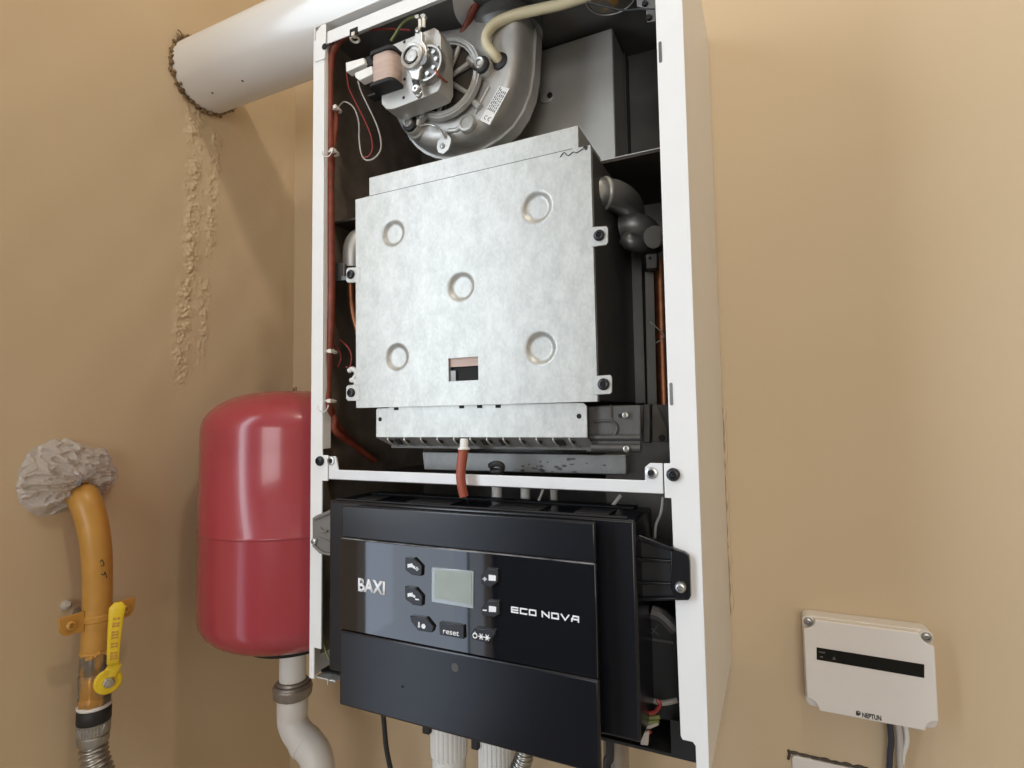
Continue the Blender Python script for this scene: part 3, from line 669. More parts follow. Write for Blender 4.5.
# cream pressure hose and its rubber nipple
bm = B(); lathe(bm, [(0, .010), (.004, .010), (.006, .007)], at(500, 63, .055), at(496, 56, .045)-at(500, 63, .055), 20); link('hose_nipple', bm, 'rubber', fan)
bm = B(); tube(bm, [at(499, 61, .052), at(494.5, 54.5, .046), at(487.5, 46, .042), at(486.3, 36, .042), at(493, 25.5, .044), at(505, 18.5, .048), at(520, 13.5, .052), at(540, 9, .055), at(562, 4, .058), at(590, -5, .06)], .0054, 14)
link('pressure_hose', bm, 'cream', boiler)
bm = B(); tube(bm, [at(479, -6, .05), at(475, 6, .05), at(469, 20, .052), at(463, 34, .056), at(459, 42, .06)], .0042, 12); link('flue_cable', bm, 'loom', boiler)

# ---- pipes glimpsed below the rail --
for px, y_, r_, m_ in ((497, .05, .0052, 'pp'), (525.5, .06, .0048, 'plastic'), (554, .055, .0035, 'greycable')):
    p = at(px, 500, y_); bm = B(); cyl(bm, (p.x, y_, .10), (p.x, y_, .2045), r_, 16); link('inner_pipe', bm, m_, boiler)
for pts, r_ in ((((537, 505), (541, 495), (544, 487)), .0012), (((607, 512), (613, 505), (621, 495)), .0016), (((663, 497), (661, 512), (656, 525), (655, 538)), .0012)):
    bm = B(); tube(bm, [at(*q, .04) for q in pts], r_, 8); link('thin_lead', bm, 'greycable', boiler)

# ---- control panel ----
YR, YD = -.020, -.036
xr0, xr1 = at(329, 560, YR).x, at(637.5, 620, YR).x
zt = at(342, 504, YD).z; zb_left = at(329, 668, YR).z; zb = at(637, 745, YR).z
bm = B(); box(bm, xr0, xr1, YR, .045, .5*(zb+zb_left), zt)
panel = link('control_panel', bm, 'black', boiler, bevel=.0022, seg=3)
# raised rear rim and small trays on the top of the box
bm = B(); box(bm, xr0+.012, xr1-.012, .030, .045, zt, zt+.0015); box(bm, xr0+.006, xr1-.006, -.018, -.0155, zt, zt+.0016)
for a_, b_ in ((.04, .075), (.10, .16), (.19, .25), (.27, .31)): box(bm, a_+.03, b_+.02, -.008, .02, zt, zt+.0012)
link('top_rim', bm, 'blackdeep', panel, bevel=.0006)
zf_ = at(342, 703.5, YD).z
# door: upper band, gloss fascia, lower flap
xd0, xd1 = at(341.3, 560, YD).x, at(595.5, 560, YD).x
zg1, zg0 = at(341, 537.5, YD).z-.0005, at(341, 628, YD).z-.001
link('door_core', box(B(), xd0+.004, xd1-.005, YD+.003, YR, zf_+.004, zt-.004), 'blackdeep', panel)
bm = B(); box(bm, xd0, xd1, YD, YD+.004, zg1+.0006, zt-.0008); door = link('door', bm, 'black', panel, bevel=.0015, seg=3)
bm = B(); box(bm, xd0-.0006, xd1, YD-.0008, YD+.0035, zg0+.0004, zg1); fas = link('fascia', bm, 'gloss', panel, bevel=.0006)
bm = B(); box(bm, xd0+.001, xd1-.001, YD-.0011, YD+.002, zg1-.0001, zg1+.0005); link('fascia_edge', bm, 'scuffed', panel)
zf = at(342, 703.5, YD).z-.0005
bm = B(); box(bm, xd0, at(599.5, 720, YD-.0022).x, YD-.0022, YD+.003, zf, zg0); flap = link('flap', bm, 'black', panel, bevel=.0018, seg=3)
bm = B(); p = at(402.5, 686.7, YD-.0024); cyl(bm, p, p+Vector((0, .0006, 0)), .0012); link('pin_hole', bm, 'hole', flap)
bm = B(); p = at(455, 667.5, YD-.0022); lathe(bm, [(0, .0036), (.0004, .0034)], p, (0, -1, 0), 20); link('round_plug', bm, 'dull', flap)
YG = YD-.0008
def PP(bm, pix, d0, d1): pprism(bm, pix, YG-d0, YG-d1)
BTN = {'tap_plus': [(405.2, 557.5), (413.6, 558), (421.8, 566.5), (421.3, 576.3), (412, 575), (405.2, 570)],
       'tap_minus': [(404.8, 586.2), (415, 588), (422.3, 596.5), (421.8, 606.3), (413, 605), (405.2, 599.2)],
       'heat_plus': [(480.6, 576), (486.5, 568.4), (497.6, 569.4), (498.2, 581.7), (490, 588), (481.2, 584)],
       'heat_minus': [(480.6, 608.7), (487.2, 600.7), (499, 601.4), (499.6, 614), (493.8, 617.6), (482, 615.2)],
       'info': [(409.8, 615.8), (426, 617.8), (433.7, 627.3), (431.8, 632.8), (418, 630.6), (411, 621.4)],
       'reset': [(439.2, 622), (463.4, 625.9), (464, 639.2), (439.5, 634.8)],
       'mode': [(470.6, 633.9), (475, 627.7), (495.6, 630.8), (494.8, 634.8), (488, 643.4), (472, 639.1)]}
btn = {}
for k, pix in BTN.items():
    bm = B(); PP(bm, pix, .0026, -.001); btn[k] = link('button', bm, 'button', panel, bevel=.0006)
YP = YG-.0027
def put(bm, name='icon', parent=panel): return link(name, bm, 'print', parent, smooth=False)
def pic(bm, pix): pprism(bm, pix, YP-.0003, YP+.0003)
def tap(bm, x, y):
    pic(bm, [(x-4.6, y-2.6), (x+.2, y-3.4), (x+.6, y-1.6), (x+3, y-.4), (x+3, y+2), (x+1.4, y+1.6), (x+1, y+.8), (x-2.6, y+.4), (x-4.4, y+1.2)])
bm = B(); tap(bm, 412, 566.8); pic(bm, [(415, 568.3), (418.6, 568.7), (418.6, 569.9), (415, 569.5)]); pic(bm, [(416.2, 567), (417.4, 567.1), (417.4, 571), (416.2, 570.9)]); put(bm)
bm = B(); tap(bm, 412, 596); pic(bm, [(415, 598.6), (418.8, 599.1), (418.8, 600.4), (415, 599.9)]); put(bm)
for x, y, pl in ((491.5, 578, 1), (491.7, 609.2, 0)):
    bm = B()
    pic(bm, [(x-2.9, y-3.2), (x-1.6, y-3.3), (x-1.2, y-2.7), (x-.4, y-3.1), (x+.7, y-2.9), (x+1.1, y-2.4), (x+2, y-2.8), (x+3.2, y-2.6), (x+3.5, y-2.1), (x+4.3, y-2.2), (x+4.2, y+2.6), (x+3.4, y+3.2), (x+2.4, y+3), (x+2, y+2.5), (x+.9, y+3), (x-.3, y+2.8), (x-.7, y+2.3), (x-1.6, y+2.8), (x-2.9, y+2.6)])
    pic(bm, [(482.6, y+.3), (486.6, y+.7), (486.6, y+1.9), (482.6, y+1.5)])
    if pl: pic(bm, [(484, y-.9), (485.2, y-.8), (485.2, y+3.2), (484, y+3.1)])
    put(bm)
bm = B(); pic(bm, [(418.2, 622), (419.5, 622.2), (419.5, 627.2), (418.2, 627)]); pic(bm, [(417.3, 626.2), (420.5, 626.7), (418.9, 628)])
c = at(423.6, 626.2, YP); lathe(bm, [(0, .0021), (.0004, .0021)], c, (0, -1, 0), 12); put(bm)
a = at(443.2, 632.2, YP); b_ = at(459, 632.2, YP)
bm = text_mesh('reset', a.x, YP-.0003, a.z-.0010, .0038, b_.x-a.x, .01); put(bm, 'lettering')
bm = B()
for i, x in enumerate((475, 481.2, 487.2)):
    c = at(x, 635.6+i*1.0, YP)
    if i == 0: ring(bm, c, (0, 1, 0), .0019, .0005, 18, 6); cyl(bm, c+Vector((0, 0, .001)), c+Vector((0, 0, .0032)), .0004, 6)
    else:
        lathe(bm, [(0, .0014), (.0004, .0014)], c, (0, -1, 0), 12)
        for q in range(6):
            u = Vector((math.cos(q*PI/3), 0, math.sin(q*PI/3))); cyl(bm, c+u*.0012, c+u*.0027, .00045, 6)
put(bm)
# display
bm = B(); PP(bm, [(431.6, 567.2), (473.3, 571.2), (473.3, 608.9), (431.2, 602)], .0010, -.001); dsp = link('display_bezel', bm, 'lcdframe', panel, bevel=.0005)
bm = B(); PP(bm, [(434.6, 569.5), (471.3, 573.2), (471.3, 604.4), (434.2, 598.2)], .0014, .0004); link('display_screen', bm, 'lcd', panel)
# lettering on the fascia
a = at(358.3, 591, YG); b_ = at(385.2, 592.8, YG); h = at(358.3, 578, YG).z-at(358.3, 589.8, YG).z
bm = text_mesh('BAXI', a.x, YG-.0004, a.z, .0122, b_.x-a.x, .031); link('brand_lettering', bm, 'print', panel, smooth=False)
a = at(511.3, 612.4, YG); e0 = at(579.3, 620, YG); hh = .0049; tot = e0.x-a.x; w = .0011
G = {'E': [((0, 1), (1, 1)), ((0, .5), (1, .5)), ((0, 0), (1, 0)), ((0, 1), (0, 0))], 'C': [((1, 1), (0, 1), (0, 0), (1, 0))], 'O': [((0, 0), (0, 1), (1, 1), (1, 0), (0, 0))],
     'N': [((0, 0), (0, 1), (1, 0), (1, 1))], 'V': [((0, 1), (.5, 0), (1, 1))], 'A': [((0, 0), (0, .35), (.25, 1), (1, 1), (1, 0)), ((0, .4), (1, .4))], ' ': []}
adv = {'E': 1.0, 'C': 1.0, 'O': 1.0, 'N': 1.05, 'V': 1.1, 'A': 1.0, ' ': .25}; word = 'ECO NOVA'
unit = tot/(sum(adv[ch] for ch in word)+.22*(len(word)-1)); x = a.x; bm = B()
for ch in word:
    gw = adv[ch]*unit
    for s_ in G[ch]: stroke(bm, [(x+w/2+p[0]*(gw-w), a.z+w/2+p[1]*(hh-w)) for p in s_], w, YG-.0004, YG+.0002)
    x += gw+.22*unit
link('model_lettering', bm, 'print', panel, smooth=False)
# hinge arms
YA = -.004
bm = B(); pprism(bm, [(312.3, 518), (316, 515.5), (332, 509), (333, 556.5), (319, 553.5), (312.6, 545)], YA, YA+.003)
la = link('hinge_arm', bm, 'greyplastic', panel, bevel=.0006)
bm = B(); tube(bm, [at(*q, YA-.001) for q in ((314, 519), (322, 516), (331, 512))], .0016, 8); tube(bm, [at(*q, YA-.001) for q in ((313.5, 545), (321, 552), (331, 554.5))], .0016, 8)
tube(bm, [at(*q, YA-.001) for q in ((320, 528), (323, 531.5), (327.5, 531))], .0013, 8); tube(bm, [at(*q, YA-.001) for q in ((317, 538), (324, 540), (331, 543))], .0011, 8); link('arm_rib', bm, 'greyplastic', la)
link('screw', screw_mesh(at(314.8, 541.3, YA), .0038, h=.003), 'chrome', la)
YA = -.006
bm = B(); pprism(bm, [(634, 566), (636, 535), (645, 538), (672, 548.5), (684, 552.5), (688.5, 556), (689.5, 562), (690.5, 597), (688.5, 600.5), (676, 600.5), (634, 602)], YA+.006, YA+.008)
ra = link('hinge_arm', bm, 'blackdeep', panel, bevel=.0008)
bm = B(); pprism(bm, [(670, 547.5), (684, 552.5), (688.5, 556), (689.5, 562), (690.5, 597), (688.5, 600.5), (676, 600.5), (671, 590)], YA, YA+.007)
pprism(bm, [(635, 533.5), (638, 534.5), (674, 548.5), (674, 553), (636, 540)], YA, YA+.007)
pprism(bm, [(634, 557.5), (672, 560.5), (672, 563), (634, 562)], YA+.001, YA+.006); pprism(bm, [(634, 581.5), (672, 583), (672, 585.5), (634, 585)], YA+.001, YA+.006)
pprism(bm, [(634, 598.5), (676, 597.5), (676, 600.5), (634, 602)], YA, YA+.006); link('arm_rib', bm, 'black', ra, bevel=.0008)
link('screw', screw_mesh(at(680.7, 587, YA), .0042, h=.0034), 'chrome', ra)
# ---- lower right : gas valve body with a faint printed cross, wires, tray --
bm = B(); pprism(bm, [(630, 612), (676, 618), (682, 724), (634, 716)], .03, .09); gv = link('gas_valve', bm, 'blackdeep', boiler, bevel=.002)
bm = B(); tube(bm, [at(650, 627, .0294), at(658.5, 635, .0294)], .0005, 6, smooth=False); tube(bm, [at(658.5, 624, .0294), at(649, 637, .0294)], .0005, 6, smooth=False)
x = 650
while x < 673:
    wd = random.uniform(1.2, 2.4); pprism(bm, [(x, 638+(x-650)*.15), (x+wd, 638.2+(x-650)*.15), (x+wd, 640.6+(x-650)*.15), (x, 640.4+(x-650)*.15)], .0292, .0298); x += wd+.7
link('valve_marking', bm, 'dull', gv)
bm = B(); tube(bm, [at(652, 612, .03), at(662, 616, .03), at(676, 630, .03)], .006, 10); link('valve_hose', bm, 'dull', gv)
for i, (m_, pts) in enumerate((('wirered', ((634, 716), (645, 714), (655, 712), (660, 704), (657, 700))), ('wireyg', ((634, 720), (648, 718), (660, 717))), ('wireyg', ((634, 724), (648, 722.5), (659, 721))),
                               ('wirewhite', ((636, 728), (648, 727), (658, 723))), ('wirered', ((640, 729), (645, 734), (651, 731))), ('wirewhite', ((654, 701), (664, 703), (678, 700))))):
    bm = B(); tube(bm, [at(*q, .012 if i < 5 else .03) for q in pts], .0016 if i < 5 else .0022, 8); link('bundle_wire', bm, m_, boiler)
bm = B(); pprism(bm, [(642, 732), (649, 732), (648, 746), (640, 745)], .005, .008); link('white_connector', bm, 'wirewhite', boiler, bevel=.0008)
bm = B(); box(bm, .004, W_-.004, .012, .2, .0015, .004); box(bm, W_-.03, W_-.004, .012, .014, .004, .03); link('bottom_tray', bm, 'blackdeep', boiler)
# left bottom corner bracket and thin lead
bm = B(); box(bm, .0068, .034, .0015, .02, .0005, .0022); box(bm, .024, .0255, .0, .02, -.003, .003); link('bottom_lip', bm, 'tip', boiler, bevel=.0004)
bm = B(); tube(bm, [at(*q, .01) for q in ((324.5, 560), (323.5, 600), (323, 635), (325, 648), (329, 659))], .0011, 8); link('thin_lead', bm, 'wireyg', boiler)

# ================================================================ FLUE ================================
fy, fz, fr_ = .0585, .7675, .0485
flue = thing('flue_pipe', (.05, fy, fz-fr_), 'white flue pipe running from above the boiler into the left wall', 'pipe')
bm = B(); seg = 64
lathe(bm, [(0, fr_), (.022, fr_), (.0222, fr_+.0004), (.0228, fr_), (.43, fr_)], (WX-.03, fy, fz), (1, 0, 0), seg); link('pipe_body', bm, 'flue', flue)
bm = B()
for px, py in ((212.5, 93), (242.5, 81)):
    d = FW + RT*((px-512)/F) - UP*((py-384)/F)
    # point on the cylinder facing the viewer
    A_ = d.y**2+d.z**2; oy, oz = CAM.y-fy, CAM.z-fz; Bq = 2*(d.y*oy+d.z*oz); Cq = oy*oy+oz*oz-fr_**2; tt = (-Bq-math.sqrt(max(0, Bq*Bq-4*A_*Cq)))/(2*A_); p = CAM+d*tt
    lathe(bm, [(0, .0017), (.0004, .0012)], p, Vector((0, p.y-fy, p.z-fz)), 8)
link('chip_mark', bm, 'dark_print', flue)
bm = B(); tube(bm, [(.12, fy, fz), (.145, fy, fz-.001), (.175, fy, fz-.008), (.198, fy, fz-.026), (.204, fy, fz-.0505)], fr_, 48, n=10); link('elbow', bm, 'flue', flue, angle=1.2)
bm = B(); lathe(bm, [(0, fr_), (.0004, fr_+.003), (.016, fr_+.003), (.0175, fr_)], (.118, fy, fz), (1, 0, 0), seg); link('coupling_collar', bm, 'flue', flue)
# ragged brown foam seal round the hole
bm = B()
for k in range(150):
    a = random.uniform(0, 2*PI); rr = fr_+random.uniform(-.001, .004)
    if -.4 < a % (2*PI) < .9 and random.random() < .6: continue
    x = WX+random.uniform(-.001, .006); p = Vector((x, fy+rr*math.cos(a), fz+rr*math.sin(a)))
    m_ = bmesh.ops.create_icosphere(bm, subdivisions=1, radius=random.uniform(.0012, .0034), matrix=Matrix.Translation(p))
    for v in m_['verts']: v.co += Vector((random.uniform(-1, 1), random.uniform(-1, 1), random.uniform(-1, 1)))*.0009
ring(bm, (WX+.0005, fy, fz), (1, 0, 0), fr_+.0008, .0022, 60, 8)
for k in range(7):
    a = random.uniform(1.6, 4.4); p = Vector((WX+.002, fy+fr_*1.03*math.cos(a), fz+fr_*1.03*math.sin(a)))
    q = p+Vector((.001, math.cos(a)*random.uniform(.004, .012)+random.uniform(-.004, .004), math.sin(a)*random.uniform(.004, .012)+random.uniform(-.006, .004))); tube(bm, [p, (p+q)/2+Vector((.002, 0, .001)), q], .0009, 6, 4)
tag(link('foam_seal', bm, 'foam', base=(WX, fy, fz-fr_)), 'ragged brown foam seal around the flue hole in the left wall', 'seal')

# ================================================================ TANK ================================
tx, ty, tr = -.12, .09, .11
tank = thing('expansion_tank', (tx, ty, .005), 'round red expansion tank standing between the boiler and the left wall', 'tank')
zt0, zt1 = -.001, .3085
prof = []
for i in range(0, 13):
    a = PI/2*i/12; prof.append((zt0+.036*(1-math.cos(a))*1.0 if i else zt0, .066+(tr-.066)*math.sin(a)))
for z in (.08, .1365, .137): prof.append((z, tr))
prof += [(.1375, tr+.0008), (.140, tr+.0008), (.1405, tr), (.24, tr)]
for i in range(0, 13):
    a = PI/2*i/12; prof.append((zt1-.048+.048*math.sin(a), .030+(tr-.030)*math.cos(a)))
prof.append((zt1+.0004, 0))
bm = B(); lathe(bm, [(0, .0)]+[(z-zt0, r) for z, r in prof], (tx, ty, zt0), (0, 0, 1), 72, cap=False); link('shell', bm, 'red', tank, angle=1.2)
bm = B(); lathe(bm, [(0, .050), (.002, .058), (.014, .062), (.017, .056)], (tx, ty, zt0-.0125), (0, 0, 1), 48); link('bottom_rim', bm, 'hole', tank)
bm = B(); p = Vector((tx-.003, ty, zt1)); cyl(bm, p, p+Vector((0, 0, .006)), .0022); cyl(bm, p+Vector((.004, 0, 0)), p+Vector((.0042, 0, .007)), .0012, 8); link('air_valve', bm, 'foam', tank)
# plastic pipe below it
px_ = thing('drain_pipe', (tx+.046, ty, FZ), 'white plastic pipe with bends coming out of the red tank', 'pipe')
zn = -.083
bm = B(); cyl(bm, (tx, ty, zt0-.004), (tx, ty, zn+.004), .0165, 28); link('pipe_stub', bm, 'plastic', px_)
bm = B(); lathe(bm, [(0, .0200), (.002, .0236), (.014, .0246), (.0155, .0228), (.0175, .0228), (.019, .0190)], (tx, ty, zn), (0, 0, 1), 14)
lathe(bm, [(.0145, .0205), (.022, .0185), (.0225, .0168)], (tx, ty, zn), (0, 0, 1), 32); link('union_nut', bm, 'brown_nut', px_, bevel=.001)
bm = B(); lathe(bm, [(0, .0182), (.004, .0190), (.020, .0190), (.023, .0170)], (tx, ty, zn-.022), (0, 0, 1), 30)
tube(bm, [(tx, ty, zn-.018), (tx, ty, zn-.028), (tx+.005, ty, zn-.038), (tx+.014, ty, zn-.046), (tx+.022, ty, zn-.051)], .0185, 26); link('elbow', bm, 'pp', px_, angle=1)
bm = B(); tube(bm, [(tx+.016, ty, zn-.0475), (tx+.030, ty, zn-.055), (tx+.040, ty, zn-.064), (tx+.045, ty, zn-.078), (tx+.046, ty, zn-.094)], .0196, 26)
link('elbow', bm, 'pp', px_, angle=1)
bm = B(); lathe(bm, [(0, .0178), (.0015, .0202), (.009, .0206), (.0105, .0186)], (tx+.0175, ty, zn-.0485), (.86, 0, -.5), 30); cyl(bm, (tx+.046, ty, FZ+.001), (tx+.046, ty, zn-.09), .0165, 26); link('pipe_run', bm, 'pp', px_)

# ================================================================ GAS LINE ============================
gx = -.234
P0 = atx(76, 494, WX)
gas = thing('gas_pipe', (gx, -.075, .03), 'ochre yellow gas pipe bending down out of the left wall', 'pipe')
pA, pB, pC = atx(89, 540, gx), atx(95.5, 590, gx), atx(95, 655, gx)
cyl_pts = [P0+Vector((-.02, .004, .008)), P0+Vector((0, .002, 0)), atx(84, 499, -.250), atx(92, 522, gx-.005), atx(96.5, 552, gx), atx(97.5, 590, gx), Vector((gx, atx(96.5, 630, gx).y, atx(95, 628, gx).z)), Vector((gx, atx(96.5, 632, gx).y, atx(95, 655, gx).z))]
bm = B(); tube(bm, cyl_pts, .0178, 28, rf=lambda t: .0165-.0025*min(1, t*1.4)); link('pipe_body', bm, 'ochre', gas, angle=1)
yg = cyl_pts[-1].y; zg = cyl_pts[-1].z; zclamp = atx(95, 617, gx).z
bm = B()
for pts in (((100, 562), (102, 560), (104, 565), (101, 566)), ((101, 574), (104, 575), (105, 572), (107, 578))):
    tube(bm, [atx(px, py, gx+.0175) for px, py in pts], .0005, 6)
link('pen_mark', bm, 'dark_print', gas)
# clear film stuffed round the hole: a crumpled shell
def film():
    bm = B(); c0 = atx(67, 478, WX); c = Vector((WX, c0.y, c0.z)); n = 170; mring = 70; rows = []
    for i in range(mring):
        f = i/(mring-1); row = []
        for k in range(n):
            a = 2*PI*k/n
            ry = .052*(1+.2*mn.noise((math.cos(a)*1.6, math.sin(a)*1.6, 5))+.07*mn.noise((math.cos(a)*5, math.sin(a)*5, 2))); rz = .041*(1+.25*mn.noise((math.cos(a)*1.7, math.sin(a)*1.7, 9))+.07*mn.noise((math.cos(a)*5, math.sin(a)*5, 7)))
            y = c.y+ry*f*math.cos(a); z = c.z+rz*f*math.sin(a)
            h = .026*(1-f**2.6)*(1+.3*math.cos(a-2.6))
            q = Vector((y*30, z*30, 1)); w = Vector((mn.noise(q), mn.noise(q+Vector((7, 3, 1))), 0))
            ca, sa = math.cos(a), math.sin(a); tw = .5*w.x
            R1 = 1-2*abs(mn.noise(Vector((ca*2.4+tw, sa*2.4, f*1.6+w.y*.6)))); R2 = 1-2*abs(mn.noise(Vector((ca*5.5+tw*2, sa*5.5, f*5+w.y)))); R3 = 1-2*abs(mn.noise(Vector((y*170+tw*3, z*170, 8))))
            cr = .012*(R1-.6) + .0085*(R2-.6)*(.35+f) + .0030*(R3-.5)
            row.append(bm.verts.new((c.x+max(.0006, h+cr*min(1, 5*(1-f)+.1)), y+.006*w.x*(1-.5*f), z+.006*w.y)))
        rows.append(row)
    for a, b in zip(rows, rows[1:]):
        for k in range(n): bm.faces.new((a[k], a[(k+1) % n], b[(k+1) % n], b[k]))
    return bm
tag(link('plastic_wrap', film(), 'film', base=(WX, -.09, .17), angle=1.0), 'crumpled clear plastic film stuffed around the ochre gas pipe at the wall', 'plastic film')
# clamp
clamp = thing('pipe_clamp', (gx, yg, zclamp), 'ochre painted metal pipe clamp holding the gas pipe to the left wall', 'clamp')
bm = B()
h = .0105
tube_z = [(-.5, 0)]
segs = 20
rows = []
for zz in (zclamp-h, zclamp-h*.35, zclamp-h*.25, zclamp+h*.25, zclamp+h*.35, zclamp+h):
    rr = .0147 if abs(zz-zclamp) > h*.3 else .0157
    rows.append([bm.verts.new((gx+rr*math.cos(a), yg+rr*math.sin(a), zz)) for a in [2*PI*i/32 for i in range(32)]])
for a, b in zip(rows, rows[1:]):
    for i in range(32): bm.faces.new((a[i], a[(i+1) % 32], b[(i+1) % 32], b[i]))
link('band', bm, 'ochre', clamp)
nv = Vector((.62, -.0, 0))
def ear(sgn):
    bm = B(); y0 = yg+sgn*.0145; y1 = yg+sgn*.037; xq = gx+.003
    V = []
    for x in (xq-.0015, xq+.0015):
        for yy, zz in ((y0, zclamp-h), (y1-sgn*.004, zclamp-h+.001), (y1, zclamp-h*.4), (y1+sgn*.002, zclamp+h), (y0, zclamp+h)): V.append(bm.verts.new((x, yy, zz+sgn*(yy-yg)*.0)))
    bm.faces.new(V[:5]); bm.faces.new(V[5:][::-1])
    for i in range(5): bm.faces.new((V[i], V[5+i], V[5+(i+1) % 5], V[(i+1) % 5]))
    link('ear', bm, 'ochre', clamp, bevel=.0006)
    link('screw', screw_mesh((xq+.0016, yg+sgn*.0275, zclamp), .0050, d=(1, 0, 0), h=.003), 'ochre', clamp)
ear(-1); ear(1)
bm = B(); cyl(bm, (WX-.004, yg, zclamp), (gx-.016, yg, zclamp), .005); q = atx(66, 605, WX); link('stud', bm, 'nickel', clamp); bm = B(); lathe(bm, [(-.003, .0058), (.003, .0052), (.006, .0028)], q, (1, -.2, .3), 10); link('wall_plug', bm, 'greycable', clamp)
# ball valve
zv1, zv0 = atx(95, 652, gx).z, atx(95, 704, gx).z
valve = thing('gas_valve', (gx, yg, zv0), 'worn gas ball valve with yellow lever below the ochre pipe', 'valve')
L = zv1-zv0
bm = B(); lathe(bm, [(0, .0155), (.008, .0160), (.010, .0148), (L*.28, .0160), (L*.55, .0165), (L*.62, .0146), (L*.66, .0158), (L*1.0, .0152), (L*1.04, .0140)], (gx, yg, zv0), (0, 0, 1), 8); body = link('valve_body', bm, 'ochrewear', valve, bevel=.0012)
bm = B(); ring(bm, (gx, yg, zv1+.001), (0, 0, 1), .0135, .0018, 40, 8)
for k in range(24):
    a = 2*PI*k/24; bmesh.ops.create_icosphere(bm, subdivisions=1, radius=random.uniform(.0014, .003), matrix=Matrix.Translation((gx+.0136*math.cos(a), yg+.0136*math.sin(a), zv1+random.uniform(-.003, .003))))
link('thread_seal', bm, 'ochre', valve)
bm = B(); ring(bm, (gx, yg, zv0-.0005), (0, 0, 1), .0142, .0022, 40, 8); link('white_gasket', bm, 'plastic', valve)
# lever on a spindle facing the room
sx = gx+.026
pc = atx(108, 681, sx)
d = Vector((.80, -.60, 0)).normalized()
hub0 = Vector((gx, yg, pc.z)); 
side = Vector((.6, .8, 0)).normalized()
hub = Vector((pc.x, pc.y, pc.z))
dn = Vector((.92, -.38, .04)).normalized()
bm = B(); cyl(bm, hub-dn*.03, hub, .008); link('spindle', bm, 'nickel', valve)
bm = B(); lathe(bm, [(-.002, .0112), (0, .0130), (.002, .0130), (.0035, .0112), (.0038, .007)], hub, dn, 30); hd = link('lever_hub', bm, 'yellow', valve)
bm = B()
ctr = [hub+Vector((.001, -.002, .004)), hub+Vector((.004, .004, .016)), atx(113, 662, sx+.014), atx(114, 640, sx+.017), atx(116, 618, sx+.018), atx(117.5, 607, sx+.018)]
u = side
P = spline(ctr, 8); rows = []
tl = len(P)-1
for i, p in enumerate(P):
    f = i/tl; w_ = .0085 - .0030*min(1, f*3) + .0022*max(0, (f-.45)/.55)
    th = .0022+.0008*f
    q = []
    for k in range(14):
        a = 2*PI*k/14; ca, sa = math.cos(a), math.sin(a)
        q.append(bm.verts.new(p + u*w_*math.copysign(abs(ca)**.5, ca) + dn*th*math.copysign(abs(sa)**.7, sa)))
    rows.append(q)
tipc = P[-1]+(P[-1]-P[-2]).normalized()*.005
for a, b in zip(rows, rows[1:]):
    for k in range(14): bm.faces.new((a[k], a[(k+1) % 14], b[(k+1) % 14], b[k]))
bm.faces.new(rows[0][::-1])
q = [bm.verts.new(tipc+(v.co-P[-1])*.45) for v in rows[-1]]
for k in range(14): bm.faces.new((rows[-1][k], rows[-1][(k+1) % 14], q[(k+1) % 14], q[k]))
bm.faces.new(q); lev = link('lever', bm, 'yellow', valve)
bm = B()
for i in range(11):                       # raised grip marks along the lever
    p = P[int(tl*(.45+.035*i))]+dn*.0030
    for s_ in (-1, 1):
        tube(bm, [p-u*.003+Vector((0, 0, .0008*s_)), p+u*.003-Vector((0, 0, .0008*s_))], .0005, 6, smooth=False)
link('lever_relief', bm, 'ochre', valve)
bm = B(); lathe(bm, [(.0035, .0056), (.0075, .0056), (.0085, .0046), (.0085, .003), (.0095, .003), (.0098, .0018)], hub, dn, 6); link('lever_nut', bm, 'chrome', valve)
# coupling and corrugated hose
zc1, zc0 = zv0-.003, atx(95, 742, gx).z
coup = thing('hose_coupling', (gx, yg, zc0), 'black ringed metal coupling between yellow-lever valve and corrugated hose', 'coupling')
bm = B(); Hc = zc1-zc0; lathe(bm, [(Hc*.62, .0152), (Hc*.66, .0160), (Hc*.95, .0160), (Hc, .0148)], (gx, yg, zc0), (0, 0, 1), 36); link('insulating_ring', bm, 'rubber', coup)
bm = B(); lathe(bm, [(0, .0138), (.002, .0148), (Hc*.24, .0150), (Hc*.27, .0142), (Hc*.30, .0157), (Hc*.62, .0159)], (gx, yg, zc0), (0, 0, 1), 40); nut = link('nut', bm, 'nickel', coup)
bm = B(); random.seed(3)
for k in range(9):
    a = math.radians(-95+k*11.5); c = Vector((gx+.0159*math.cos(a), yg+.0159*math.sin(a), zc0+Hc*.46)); u_ = Vector((-math.sin(a), math.cos(a), 0)); hgt = .0042
    tube(bm, [c-Vector((0, 0, hgt)), c+Vector((0, 0, hgt))], .0007, 6, smooth=False); tube(bm, [c+u_*.0002+Vector((0, 0, hgt*random.choice((-1, 0, 1)))), c+u_*.003+Vector((0, 0, hgt*random.choice((-1, 0, 1))))], .0006, 6, smooth=False)
link('stamped_relief', bm, 'chrome', coup)
hose = B(); corrugated(hose, [(gx, yg, zc0+.002), (gx+.002, yg+.001, zc0-.015), (gx+.008, yg+.006, zc0-.04), (gx+.02, yg+.016, zc0-.085), (gx+.03, yg+.022, zc0-.16), (gx+.03, yg+.03, zc0-.45), (gx+.03, yg+.03, FZ+.001)], .0118, .0021, .0060)
tag(link('gas_hose', hose, 'nickel', base=(gx, yg, FZ), angle=2), 'corrugated steel gas hose under the coupling at the bottom left', 'hose')

